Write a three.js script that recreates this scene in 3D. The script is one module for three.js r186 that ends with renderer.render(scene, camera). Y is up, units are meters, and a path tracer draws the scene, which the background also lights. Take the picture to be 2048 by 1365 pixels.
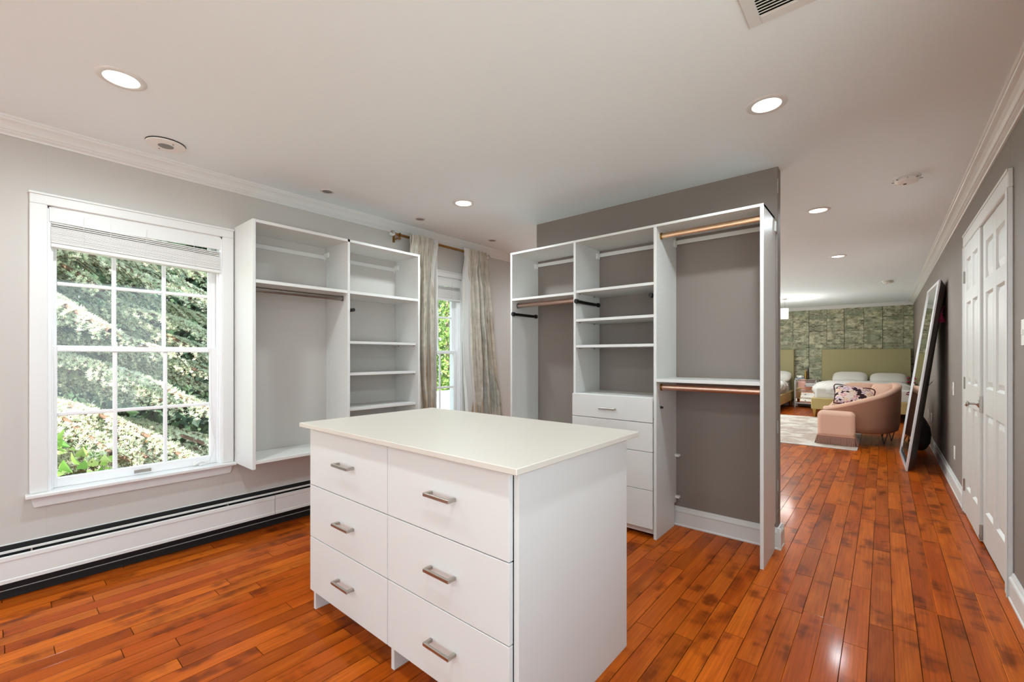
import * as THREE from 'three';
import { mergeGeometries } from 'three/addons/utils/BufferGeometryUtils.js';
import { RoundedBoxGeometry } from 'three/addons/geometries/RoundedBoxGeometry.js';

// ---------------------------------------------------------------- camera, sky, sun, exposure
// Room axes: x grows to the right (towards the wall with the closet doors), y is up, d = -z is the length of the room.
const scene = new THREE.Scene();
const camera = new THREE.PerspectiveCamera(75.59, 2048 / 1365, 0.05, 200);
camera.position.set(0, 1.2, 0);
camera.rotation.y = Math.atan(743 / 880);
camera.setViewOffset(2048, 1365, 0, -31, 2048, 1365);
const renderer = new THREE.WebGLRenderer({ antialias: true });
renderer.toneMapping = THREE.LinearToneMapping;
renderer.toneMappingExposure = 1.0;
renderer.shadowMap.enabled = true;
{
  const w = 64, h = 64, data = new Float32Array(w * h * 4);
  for (let j = 0; j < h; j++) for (let i = 0; i < w; i++) {
    const e = Math.max(0, (j + 0.5) / h * 2 - 1), k = Math.pow(e, 0.45), o = (j * w + i) * 4;
    data[o] = 3.1 - 1.9 * k; data[o + 1] = 3.4 - 1.4 * k; data[o + 2] = 3.55 - 0.65 * k; data[o + 3] = 1;
  }
  const sky = new THREE.DataTexture(data, w, h, THREE.RGBAFormat, THREE.FloatType);
  sky.mapping = THREE.EquirectangularReflectionMapping; sky.magFilter = THREE.LinearFilter; sky.needsUpdate = true;
  scene.background = sky;
}
const sun = new THREE.DirectionalLight(0xfffaee, 20);
sun.position.set(7, 15, 12); sun.target.position.set(0, 0, 0);
sun.castShadow = true;
sun.shadow.camera.left = -20; sun.shadow.camera.right = 20; sun.shadow.camera.top = 20; sun.shadow.camera.bottom = -20; sun.shadow.camera.far = 60;
sun.shadow.mapSize.set(2048, 2048);
scene.add(sun); scene.add(sun.target);
const LAMP = 4.2;                                   // candela of one recessed lamp

// ---------------------------------------------------------------- helpers
let seed = 7;
const rnd = () => { seed = (seed * 1664525 + 1013904223) >>> 0; return seed / 4294967296; };
const rr = (a, b) => a + (b - a) * rnd();
const clamp = (x, a = 0, b = 1) => Math.min(b, Math.max(a, x));
const smooth = (a, b, x) => { const t = clamp((x - a) / (b - a)); return t * t * (3 - 2 * t); };
const lerp = (a, b, t) => a + (b - a) * t;
function hash(i, j, s) { let h = (i * 374761393 + j * 668265263 + s * 974634777) | 0; h = Math.imul(h ^ (h >>> 13), 1274126177); return ((h ^ (h >>> 16)) >>> 0) / 4294967296; }
function noise(x, y, s = 0) {
  const i = Math.floor(x), j = Math.floor(y), fx = x - i, fy = y - j, u = fx * fx * (3 - 2 * fx), v = fy * fy * (3 - 2 * fy);
  return lerp(lerp(hash(i, j, s), hash(i + 1, j, s), u), lerp(hash(i, j + 1, s), hash(i + 1, j + 1, s), u), v);
}
function fbm(x, y, s = 0, n = 4) { let a = 0, k = 0.5, t = 0; for (let o = 0; o < n; o++) { a += k * noise(x, y, s + o * 17); t += k; k *= 0.5; x *= 2.03; y *= 2.03; } return a / t; }
function tex(w, h, fn, srgb = true) {
  const data = new Uint8Array(w * h * 4);
  for (let y = 0; y < h; y++) for (let x = 0; x < w; x++) {
    const c = fn(x / w, y / h), o = (y * w + x) * 4;
    data[o] = clamp(c[0], 0, 255); data[o + 1] = clamp(c[1], 0, 255); data[o + 2] = clamp(c[2], 0, 255); data[o + 3] = 255;
  }
  const t = new THREE.DataTexture(data, w, h);
  t.wrapS = t.wrapT = THREE.MirroredRepeatWrapping; t.magFilter = THREE.LinearFilter; t.minFilter = THREE.LinearMipmapLinearFilter; t.generateMipmaps = true;
  if (srgb) t.colorSpace = THREE.SRGBColorSpace;
  t.needsUpdate = true;
  return t;
}
const mix3 = (a, b, t) => [lerp(a[0], b[0], t), lerp(a[1], b[1], t), lerp(a[2], b[2], t)];
const mat = (color, roughness = 0.6, more = {}) => new THREE.MeshPhysicalMaterial({ color, roughness, ...more });

const used = new Map();
function numbered(name) { const n = used.get(name) ?? 0; used.set(name, n + 1); return n ? `${name}_${String(n).padStart(3, '0')}` : name; }
const origin = new WeakMap([[scene, [0, 0, 0]]]);
function thing(name, label, category, [x, y, d] = [0, 0, 0], group) {
  const o = new THREE.Group(); o.name = numbered(name); o.position.set(x, y, -d); scene.add(o); origin.set(o, [x, y, -d]);
  o.userData = { label, category }; if (group) o.userData.group = group;
  return o;
}
function struct(name) { const o = new THREE.Group(); o.name = name; o.userData = { kind: 'structure' }; scene.add(o); origin.set(o, [0, 0, 0]); return o; }
function part(name, geos, material, parent, data) {
  const list = (Array.isArray(geos) ? geos : [geos]).map((g) => g.index ? g.toNonIndexed() : g);
  for (const g of list) for (const k of Object.keys(g.attributes)) if (!['position', 'normal', 'uv', 'color'].includes(k)) g.deleteAttribute(k);
  const g = list.length > 1 ? mergeGeometries(list) : list[0];
  const o = origin.get(parent); g.translate(-o[0], -o[1], -o[2]);
  const m = new THREE.Mesh(g, material); m.name = name; m.castShadow = m.receiveShadow = true;
  if (data) Object.assign(m.userData, data);
  parent.add(m); origin.set(m, o);
  return m;
}
// box with chamfered edges, uv in metres
function bx(x0, x1, y0, y1, d0, d1, c = 0.0015) {
  const w = x1 - x0, h = y1 - y0, l = d1 - d0; c = Math.min(c, w / 3, h / 3, l / 3);
  const P = [], U = [];
  const H = [w / 2, h / 2, l / 2];
  const pt = (s, face) => [0, 1, 2].map((a) => s[a] * (a === face ? H[a] : H[a] - c));
  const tri = (a, b, cc) => {
    const n = [(b[1] - a[1]) * (cc[2] - a[2]) - (b[2] - a[2]) * (cc[1] - a[1]), (b[2] - a[2]) * (cc[0] - a[0]) - (b[0] - a[0]) * (cc[2] - a[2]), (b[0] - a[0]) * (cc[1] - a[1]) - (b[1] - a[1]) * (cc[0] - a[0])];
    const m = [0, 1, 2].map((k) => a[k] + b[k] + cc[k]);
    const q = n[0] * m[0] + n[1] * m[1] + n[2] * m[2] < 0 ? [a, cc, b] : [a, b, cc];
    const ax = Math.abs(n[0]) > Math.abs(n[1]) ? (Math.abs(n[0]) > Math.abs(n[2]) ? 0 : 2) : (Math.abs(n[1]) > Math.abs(n[2]) ? 1 : 2);
    for (const v of q) { P.push(...v); U.push(...(ax === 0 ? [v[2] + (d0 + d1) / 2, v[1] + y0] : ax === 1 ? [v[2] + d0, v[0] + x0] : [v[0] + x0, v[1] + y0])); }
  };
  const quad = (a, b, cc, e) => { tri(a, b, cc); tri(a, cc, e); };
  for (let f = 0; f < 3; f++) {
    const g = (f + 1) % 3, k = (f + 2) % 3;
    for (const s of [-1, 1]) {
      const S = (p, q) => { const r = [0, 0, 0]; r[f] = s; r[g] = p; r[k] = q; return r; };
      quad(pt(S(-1, -1), f), pt(S(1, -1), f), pt(S(1, 1), f), pt(S(-1, 1), f));
      for (const t of [-1, 1]) { // edge between faces f (sign s) and g (sign t)
        const a = S(t, -1), b = S(t, 1);
        quad(pt(a, f), pt(b, f), pt(b, g), pt(a, g));
      }
    }
  }
  for (const a of [-1, 1]) for (const b of [-1, 1]) for (const e of [-1, 1]) { const s = [a, b, e]; tri(pt(s, 0), pt(s, 1), pt(s, 2)); }
  const G = new THREE.BufferGeometry();
  G.setAttribute('position', new THREE.Float32BufferAttribute(P, 3)); G.setAttribute('uv', new THREE.Float32BufferAttribute(U, 2));
  G.computeVertexNormals();
  return G.translate((x0 + x1) / 2, (y0 + y1) / 2, -(d0 + d1) / 2);
}
const V = (x, y, d) => new THREE.Vector3(x, y, -d);
function tube(points, r, seg = 8, n = points.length > 2 ? points.length * 4 : 1) {
  const c = points.length > 2 ? new THREE.CatmullRomCurve3(points) : new THREE.LineCurve3(points[0], points[1]);
  return new THREE.TubeGeometry(c, n, r, seg, false);
}
// rod along an axis with elliptical section and closed ends
function rod(a, b, rv, rh, seg = 20) {
  const len = a.distanceTo(b), g = new THREE.CylinderGeometry(1, 1, len, seg, 1);
  const dir = b.clone().sub(a).normalize(), side = new THREE.Vector3(0, 1, 0).cross(dir);
  const up = Math.abs(dir.y) > 0.9 ? new THREE.Vector3(1, 0, 0) : new THREE.Vector3(0, 1, 0);
  if (Math.abs(dir.y) > 0.9) side.crossVectors(up, dir); side.normalize();
  const u2 = new THREE.Vector3().crossVectors(side, dir);
  g.scale(rh, 1, rv);
  g.applyMatrix4(new THREE.Matrix4().makeBasis(side, dir, u2));
  const c = a.clone().add(b).multiplyScalar(0.5);
  return g.translate(c.x, c.y, c.z);
}
function lathe(profile, seg = 24) { return new THREE.LatheGeometry(profile.map(([r, y]) => new THREE.Vector2(r, y)), seg); }
const place = (g, x, y, d) => g.translate(x, y, -d);

// ---------------------------------------------------------------- materials
const bumpPaint = tex(256, 256, (u, v) => { const n = 128 + 90 * (fbm(u * 40, v * 40, 3, 3) - 0.5); return [n, n, n]; }, false);
const M = {
  wall: mat(0xc2bdb6, 0.75, { bumpMap: bumpPaint, bumpScale: 0.0006 }),
  ceiling: mat(0xedf4f5, 0.9, { bumpMap: bumpPaint, bumpScale: 0.0004 }),
  taupe: mat(0x857a72, 0.62, { bumpMap: bumpPaint, bumpScale: 0.0006 }),
  trim: mat(0xdcdbd7, 0.4),
  white: mat(0xdad9d4, 0.38),
  whiteEdge: mat(0xefece7, 0.35),
  counter: mat(0xd0c8bc, 0.42),
  nickel: mat(0xb3ada4, 0.32, { metalness: 1 }),
  darkMetal: mat(0x2b2622, 0.35, { metalness: 0.8 }),
  silverRod: mat(0x8f8a84, 0.3, { metalness: 1 }),
  goldRod: mat(0xd8b795, 0.3, { metalness: 1 }),
  roseRod: mat(0xdcb8a2, 0.3, { metalness: 1 }),
  pinkRod: mat(0xcbb0a2, 0.33, { metalness: 1 }),
  brass: mat(0x9a7440, 0.35, { metalness: 1 }),
  black: mat(0x100f0e, 0.6),
  dark: mat(0x2a2725, 0.7),
  hole: mat(0x8d877f, 0.9),
  vinyl: mat(0xf0efee, 0.35),
  pane: new THREE.MeshPhysicalMaterial({ color: 0xffffff, roughness: 0, transmission: 1, thickness: 0, ior: 1.45 }),
  slat: mat(0xe6e4df, 0.5),
  glow: new THREE.MeshStandardMaterial({ color: 0xffffff, emissive: 0xfff7ea, emissiveIntensity: 3 }),
  plastic: mat(0xece9e3, 0.45),
  grayDisc: mat(0x8b8985, 0.7),
  olive: mat(0xa39970, 0.85, { sheen: 0.4, sheenColor: new THREE.Color(0xb5ad80), sheenRoughness: 0.5 }),
  gold: mat(0xb58f4e, 0.35, { metalness: 0.9 }),
  linen: mat(0xd9d4cc, 0.9),
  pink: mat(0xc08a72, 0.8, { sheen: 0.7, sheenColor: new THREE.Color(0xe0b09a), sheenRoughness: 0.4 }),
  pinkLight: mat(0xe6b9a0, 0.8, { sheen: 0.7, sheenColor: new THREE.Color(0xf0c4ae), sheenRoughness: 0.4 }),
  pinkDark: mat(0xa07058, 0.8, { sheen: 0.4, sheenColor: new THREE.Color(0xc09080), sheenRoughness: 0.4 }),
  fringe: mat(0xa87c6a, 0.85),
  mirror: mat(0xf2f0ec, 0.02, { metalness: 1 }),
  silver: mat(0xe9e9ea, 0.3, { metalness: 0.35 }),
  smoked: mat(0x77736f, 0.3, { metalness: 0.3 }),
  vase: mat(0x1d1210, 0.45),
  magenta: mat(0x86103c, 0.8),
  twig: mat(0x5a4636, 0.9),
};

// ---------------------------------------------------------------- room shell
const XW = -3.33, XR = 0.491, CEIL = 2.385, DB = -4.6, DF = 12.7;
// windows: [opening d0, d1, y0, y1]
const WIN = [[0.186, 0.985, 0.5, 1.99, 3], [2.49, 3.125, 0.5, 1.99, 3], [-2.4, -1.2, 0.5, 1.99, 3], [-4.2, -3.0, 0.5, 1.99, 3], [4.05, 7.2, 0.1, 2.22, 4], [7.5, 10.9, 0.1, 2.22, 4]];  // first two are seen; the rest unseen, placed to light dressing room and bedroom
{
  const w = struct('wall_left'), g = [], o = [...WIN].sort((a, b) => a[0] - b[0]);
  let d = DB - 0.15;
  for (const [d0, d1, y0, y1] of o) { g.push(bx(XW - 0.15, XW, -0.05, CEIL + 0.05, d, d0, 0.0005)); g.push(bx(XW - 0.15, XW, -0.05, y0 - 0.02, d0, d1, 0.0005)); g.push(bx(XW - 0.15, XW, y1 + 0.005, CEIL + 0.05, d0, d1, 0.0005)); d = d1; }
  g.push(bx(XW - 0.15, XW, -0.05, CEIL + 0.05, d, DF + 0.15, 0.0005));
  part('wall_surface', g, M.wall, w);
}
{ // unseen back wall; glazed door and pale ground outside placed to light the room
  const w = struct('wall_back'), a = -3.2, b = 0.1, t = 2.3, o = DB - 0.15;
  part('wall_surface', [bx(XW, a, -0.05, CEIL + 0.05, o, DB), bx(b, XR, -0.05, CEIL + 0.05, o, DB), bx(a, b, t, CEIL + 0.05, o, DB)], M.wall, w);
  const g = struct('unseen_door_2');
  part('door_frame', [bx(a, a + 0.05, 0, t, o + 0.03, o + 0.09), bx(b - 0.05, b, 0, t, o + 0.03, o + 0.09), bx(a, b, t - 0.05, t, o + 0.03, o + 0.09), bx(a, b, 0, 0.06, o + 0.03, o + 0.09), bx(-1.96, -1.9, 0.06, t - 0.05, o + 0.03, o + 0.09), bx(-0.93, -0.87, 0.06, t - 0.05, o + 0.03, o + 0.09)], M.vinyl, g);
  for (const [p, q] of [[a + 0.05, -1.96], [-1.9, -0.93], [-0.87, b - 0.05]]) part('pane', bx(p, q, 0.06, t - 0.05, o + 0.055, o + 0.06, 0.0005), M.pane, g);
  const d = struct('added_terrace');
  part('unseen_deck', [bx(-7, 7, -0.25, -0.12, -13, o - 0.02, 0.01), bx(XR + 0.15, 7, -0.25, -0.12, o, 4, 0.01)], mat(0xb4bab6, 0.8), d);  // pale sunlit floor added out of view to reflect light indoors
}
{
  const w = struct('wall_right');
  const d0 = 3.33, d1 = 4.80, top = 2.05;
  const a = -3.6, b = 1.55;
  part('wall_surface', [bx(XR, XR + 0.13, -0.05, CEIL + 0.05, DB - 0.15, a), bx(XR, XR + 0.13, -0.05, 0.5, a, b), bx(XR, XR + 0.13, 2.15, CEIL + 0.05, a, b), bx(XR, XR + 0.13, -0.05, CEIL + 0.05, b, d0), bx(XR, XR + 0.13, top, CEIL + 0.05, d0, d1), bx(XR, XR + 0.13, -0.05, CEIL + 0.05, d1, DF + 0.15), bx(XR + 0.1, XR + 0.13, -0.05, top, d0, d1)], M.taupe, w);
  const g = struct('window_6');  // window added out of view to light the island side and left wall
  const m = (a + b) / 2;
  part('window_frame', [bx(XR - 0.015, XR + 0.1, 0.5, 0.55, a, b), bx(XR - 0.015, XR + 0.1, 2.1, 2.15, a, b), bx(XR - 0.015, XR + 0.1, 0.55, 2.1, a, a + 0.05), bx(XR - 0.015, XR + 0.1, 0.55, 2.1, b - 0.05, b), bx(XR + 0.04, XR + 0.08, 0.55, 2.1, m - 0.025, m + 0.025)], M.vinyl, g);
  for (const [p, q] of [[a + 0.05, m - 0.025], [m + 0.025, b - 0.05]]) part('pane', bx(XR + 0.055, XR + 0.06, 0.55, 2.1, p, q, 0.0005), M.pane, g);
  part('added_eave', bx(XR + 0.13, XR + 1.6, CEIL + 0.05, CEIL + 0.2, DB - 0.3, DF + 0.3, 0.01), M.trim, scene, { kind: 'structure' });  // eave added out of view, keeps direct sun off the right wall window
}
part('ceiling', bx(XW - 0.15, XR + 0.13, CEIL, CEIL + 0.25, DB - 0.15, DF + 0.15), M.ceiling, scene, { kind: 'structure' });
{
  const w = struct('wall_partition');
  const x0 = -2.383, x1 = -0.503, r = 0.006, a = 3.165, b = 3.256, sh = new THREE.Shape();
  sh.moveTo(x0 + r, a); sh.lineTo(x1 - r, a); sh.quadraticCurveTo(x1, a, x1, a + r); sh.lineTo(x1, b - r); sh.quadraticCurveTo(x1, b, x1 - r, b); sh.lineTo(x0 + r, b); sh.quadraticCurveTo(x0, b, x0, b - r); sh.lineTo(x0, a + r); sh.quadraticCurveTo(x0, a, x0 + r, a);
  const geo = new THREE.ExtrudeGeometry(sh, { depth: CEIL + 0.01, bevelEnabled: false }).applyMatrix4(new THREE.Matrix4().makeBasis(new THREE.Vector3(1, 0, 0), new THREE.Vector3(0, 0, -1), new THREE.Vector3(0, 1, 0)));
  part('partition_core', geo, M.taupe, w);
  // end trim bead, the worn white corner
  part('corner_bead', [bx(-2.388, -2.382, 0, CEIL, 3.163, 3.258, 0.001)], M.trim, w);
  part('worn_paint_chip', [bx(-0.5045, -0.5025, 0.72, 0.80, 3.1655, 3.1675, 0.0005), bx(-0.5045, -0.5025, 0.36, 0.43, 3.167, 3.169, 0.0005), bx(-0.5045, -0.5025, 0.23, 0.24, 3.167, 3.171, 0.0005), bx(-0.5045, -0.5025, 2.22, 2.31, 3.1655, 3.1675, 0.0005)], M.trim, w);
}
// wallpapered far wall: printed foil-like squares
const wallpaper = tex(1024, 512, (u, v) => {
  const a = fbm(u * 26, v * 20, 11, 4), b = fbm(u * 80, v * 56, 23, 3), c = fbm(u * 7, v * 7, 31, 2);
  let col = mix3([122, 120, 94], [204, 199, 170], smooth(0.22, 0.78, a * 0.6 + b * 0.4));
  col = mix3(col, [112, 124, 100], smooth(0.5, 0.75, c) * 0.5);
  col = mix3(col, [196, 192, 165], smooth(0.66, 0.8, b) * 0.6);
  return mix3(col, [60, 60, 40], smooth(0.62, 0.8, fbm(u * 18, v * 30, 41, 3)) * 0.6);
});
{
  const w = struct('wall_far');
  part('wall_surface', bx(XW, XR, 0, CEIL, DF + 0.006, DF + 0.14), mat(0x2a2b1c, 0.8), w);
  const pm = [1, 0.93, 1.06].map((k) => mat(new THREE.Color(k, k, k * 0.98), 0.55, { map: wallpaper }));
  let x1 = XR, k = 0;
  for (const x of [0.334, -0.017, -0.339, -0.694, -1.018, -1.373, -1.697, -2.03, -2.37, -2.7, -3.04, XW]) {
    const gap = k % 2 ? 0.006 : 0.0025;
    for (let y = 0, r = 0; y < 2.37; y += 0.2985, r++) {
      const y1 = Math.min(y + 0.2985, 2.38), g = bx(x + gap, x1 - 0.0015, y + 0.0015, y1 - 0.0015, DF - 0.004 - 0.003 * rnd(), DF + 0.006, 0.002);
      const uv = g.attributes.uv, ou = rnd() * 3, ov = rnd() * 3;
      for (let i = 0; i < uv.count; i++) uv.setXY(i, uv.getX(i) * 0.5 + ou, uv.getY(i) + ov);
      part('wall_panel', g, pm[Math.floor(rnd() * 3)], w);
    }
    x1 = x; k++;
  }
}

// ---------------------------------------------------------------- floor of individual planks
const woodTex = tex(2048, 1024, (u, v) => {
  const L = u * 2, W = v;                                                     // metres
  const blot = fbm(L * 5.5, W * 13, 5, 4), fig = fbm(L * 20, W * 8, 9, 3), grain = fbm(L * 6, W * 260, 13, 3), tone = fbm(L * 1.3, W * 9, 19, 2);
  let c = mix3([172, 84, 26], [196, 106, 42], smooth(0.25, 0.75, tone));
  const dk = smooth(0.53, 0.78, blot * 0.72 + fig * 0.28);
  c = mix3(c, [96, 42, 14], dk * 0.66);
  const lt = smooth(0.56, 0.78, fbm(L * 4, W * 16, 71, 3));
  c = mix3(c, [208, 118, 52], lt * 0.45);
  const g = 0.86 + 0.28 * grain;
  return [c[0] * g, c[1] * g, c[2] * g];
});
const floor = struct('floor');
part('subfloor', bx(XW - 0.15, XR + 0.13, -0.08, -0.012, DB - 0.15, DF + 0.15), mat(0x1d0b04, 0.9), floor);
{
  const tones = [[1, 1, 1], [0.76, 0.74, 0.74], [1.1, 1.12, 1.06], [0.9, 0.85, 0.86], [1.04, 0.98, 0.95], [0.97, 1.04, 1.0]].map(([r, g, b]) => mat(new THREE.Color(r * 0.85, g * 0.68, b * 0.34), 0.36, { map: woodTex, vertexColors: true, specularIntensity: 0.1, clearcoat: 0.14, clearcoatRoughness: 0.12 }));
  const pitch = 0.0806, c = 0.0016, top = 0;
  const geo = (x0, x1, d0, d1, worn) => {
    const P = [], U = [], C = [], ou = rnd() * 6, ov = rnd() * 6;
    const q = (a, b, e, f, col) => { for (const p of [a, b, e, a, e, f]) { P.push(p[0], p[1], -p[2]); U.push((p[2] - d0) / 2 + ou, (p[0] - x0) + ov); C.push(col, col * (col > 1 ? 1.15 : 1), col * (col > 1 ? 1.5 : 1)); } };
    const T = [[x0 + c, top, d0 + c], [x1 - c, top, d0 + c], [x1 - c, top, d1 - c], [x0 + c, top, d1 - c]];
    const B = [[x0 + 0.0004, top - c, d0 + 0.0004], [x1 - 0.0004, top - c, d0 + 0.0004], [x1 - 0.0004, top - c, d1 - 0.0004], [x0 + 0.0004, top - c, d1 - 0.0004]];
    q(T[0], T[1], T[2], T[3], 1);
    for (let i = 0; i < 4; i++) { const j = (i + 1) % 4, e = i % 2 === 0 ? 0.45 : worn[i >> 1]; q(B[i], B[j], T[j], T[i], e); const D = B[i].slice(), E = B[j].slice(); D[1] = E[1] = -0.012; q(D, E, B[j], B[i], 0.3); }
    const G = new THREE.BufferGeometry();
    G.setAttribute('position', new THREE.Float32BufferAttribute(P, 3)); G.setAttribute('uv', new THREE.Float32BufferAttribute(U, 2)); G.setAttribute('color', new THREE.Float32BufferAttribute(C, 3));
    G.computeVertexNormals(); return G;
  };
  const th = Math.atan(743 / 880), cs = Math.cos(th), sn = Math.sin(th);
  const blocks = [[-2.11, -0.78, 0, 0.88, 0.95, 1.74], [-2.38, -0.5, 0, 2.38, 3.15, 3.26], [-1.75, -1.14, 0, 0.9, 2.8, 3.1]];
  const area = (x0, x1, d0, d1) => {                                         // how large a plank shows, roughly
    let A = 0;
    for (let k = 0; k < 5; k++) {
      const d = lerp(d0, d1, (k + 0.5) / 5), x = (x0 + x1) / 2, Z = -x * sn + d * cs, X = x * cs + d * sn;
      if (Z < 0.25) continue;
      const u = 1024 + 880 * X / Z, v = 713.5 + 880 * 1.2 / Z;
      if (u < -20 || u > 2068 || v > 1385) continue;
      let hid = false;
      for (const b of blocks) for (let t = 0.05; t < 0.999 && !hid; t += 0.02) { const px = x * t, py = 1.2 * (1 - t), pd = d * t; hid = px > b[0] && px < b[1] && py > b[2] && py < b[3] && pd > b[4] && pd < b[5]; }
      if (!hid) A += (d1 - d0) / 5 * (x1 - x0) / (Z * Z * Z);
    }
    return A;
  };
  const list = [];
  for (let k = -40; k < 12; k++) {
    let x0 = -0.291 + k * pitch, x1 = x0 + pitch; if (x1 < XW + 0.01 || x0 > XR - 0.005) continue;
    x0 = Math.max(x0, XW); x1 = Math.min(x1, XR);
    for (let d = DB - rnd() * 0.8; d < DF;) { const len = rr(0.42, 1.5), e = Math.min(d + len, DF); if (e > DB) list.push([x0, x1, Math.max(d, DB), e]); d = e; }
  }
  for (const p of list) p.push(area(...p));
  list.sort((a, b) => b[4] - a[4]);
  const rest = tones.map(() => []);
  list.forEach(([x0, x1, d0, d1], i) => {
    const worn = [0, 0].map(() => (rnd() < 0.2 && x0 > -1.2 ? 2.2 : 0.5)), g = geo(x0, x1, d0, d1, worn), t = Math.floor(rnd() * tones.length);
    if (i < 300) part('plank', g, tones[t], floor); else rest[t].push(g);
  });
  rest.forEach((g, t) => part('far_planks', g, tones[t], floor, { kind: 'stuff' }));
}

// ---------------------------------------------------------------- crown, baseboards
// profile in (p = out from the wall, q = down from the ceiling)
function crown(name, along, out, drop) {
  const pts = [[0, 0], [1, 0], [1, 0.1], [0.93, 0.16], [0.9, 0.16], [0.86, 0.24], [0.66, 0.36], [0.5, 0.52], [0.38, 0.68], [0.3, 0.72], [0.3, 0.78], [0.14, 0.9], [0.1, 1], [0, 1]];
  const s = new THREE.Shape(pts.map(([p, q]) => new THREE.Vector2(p * out, -q * drop)));
  const g = new THREE.ExtrudeGeometry(s, { depth: along[3], bevelEnabled: false });  // shape x = out, y = up, z = along
  const [x, d, dir] = along, m = new THREE.Matrix4();
  if (dir === '+x') m.makeBasis(new THREE.Vector3(1, 0, 0), new THREE.Vector3(0, 1, 0), new THREE.Vector3(0, 0, 1));
  if (dir === '-x') m.makeBasis(new THREE.Vector3(-1, 0, 0), new THREE.Vector3(0, 1, 0), new THREE.Vector3(0, 0, -1));
  if (dir === '-d') m.makeBasis(new THREE.Vector3(0, 0, 1), new THREE.Vector3(0, 1, 0), new THREE.Vector3(-1, 0, 0));
  g.applyMatrix4(m).translate(x, CEIL, -d);
  const o = part(name, g, M.trim, scene, { kind: 'structure' });
  return o;
}
crown('trim_1', [XW, DF, '+x', DF - DB], 0.06, 0.085);
crown('trim_2', [XR, DB, '-x', DF - DB], 0.088, 0.06);
crown('trim_3', [XR, DF, '-d', XR - XW], 0.06, 0.075);
const baseProfile = [[0, 0], [0.02, 0], [0.02, 0.008], [0.016, 0.014], [0.016, 0.095], [0.019, 0.1], [0.017, 0.108], [0.011, 0.116], [0.009, 0.124], [0.006, 0.132], [0, 0.133]];
function baseboard(name, x, d, dir, len) {
  const s = new THREE.Shape(baseProfile.map(([p, q]) => new THREE.Vector2(p, q))), g = new THREE.ExtrudeGeometry(s, { depth: len, bevelEnabled: false }), m = new THREE.Matrix4();
  const Y = new THREE.Vector3(0, 1, 0), v = (a, b, c) => new THREE.Vector3(a, b, c);
  if (dir === '+x') m.makeBasis(v(1, 0, 0), Y, v(0, 0, 1));         // faces +x, runs towards -d
  if (dir === '-x') m.makeBasis(v(-1, 0, 0), Y, v(0, 0, -1));       // faces -x, runs towards +d
  if (dir === '-d') m.makeBasis(v(0, 0, 1), Y, v(-1, 0, 0));        // faces -d, runs towards -x
  if (dir === '+d') m.makeBasis(v(0, 0, -1), Y, v(1, 0, 0));
  return g.applyMatrix4(m).translate(x, 0, -d);
}
part('baseboard_right', [baseboard('', XR, DB, '-x', 3.25 - DB), baseboard('', XR, 4.875, '-x', DF - 4.875)], M.trim, scene, { kind: 'structure' });
part('baseboard_far', baseboard('', XR, DF - 0.007, '-d', XR - XW), M.trim, scene, { kind: 'structure' });
part('baseboard_partition', [baseboard('', -0.484, 3.165, '-d', 1.9), baseboard('', -0.503, 3.275, '+x', 0.129), baseboard('', -2.4, 3.256, '+d', 1.916)], M.trim, scene, { kind: 'structure' });
part('baseboard_left', baseboard('', XW, DF, '+x', DF - 3.2), M.trim, scene, { kind: 'structure' });

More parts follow.
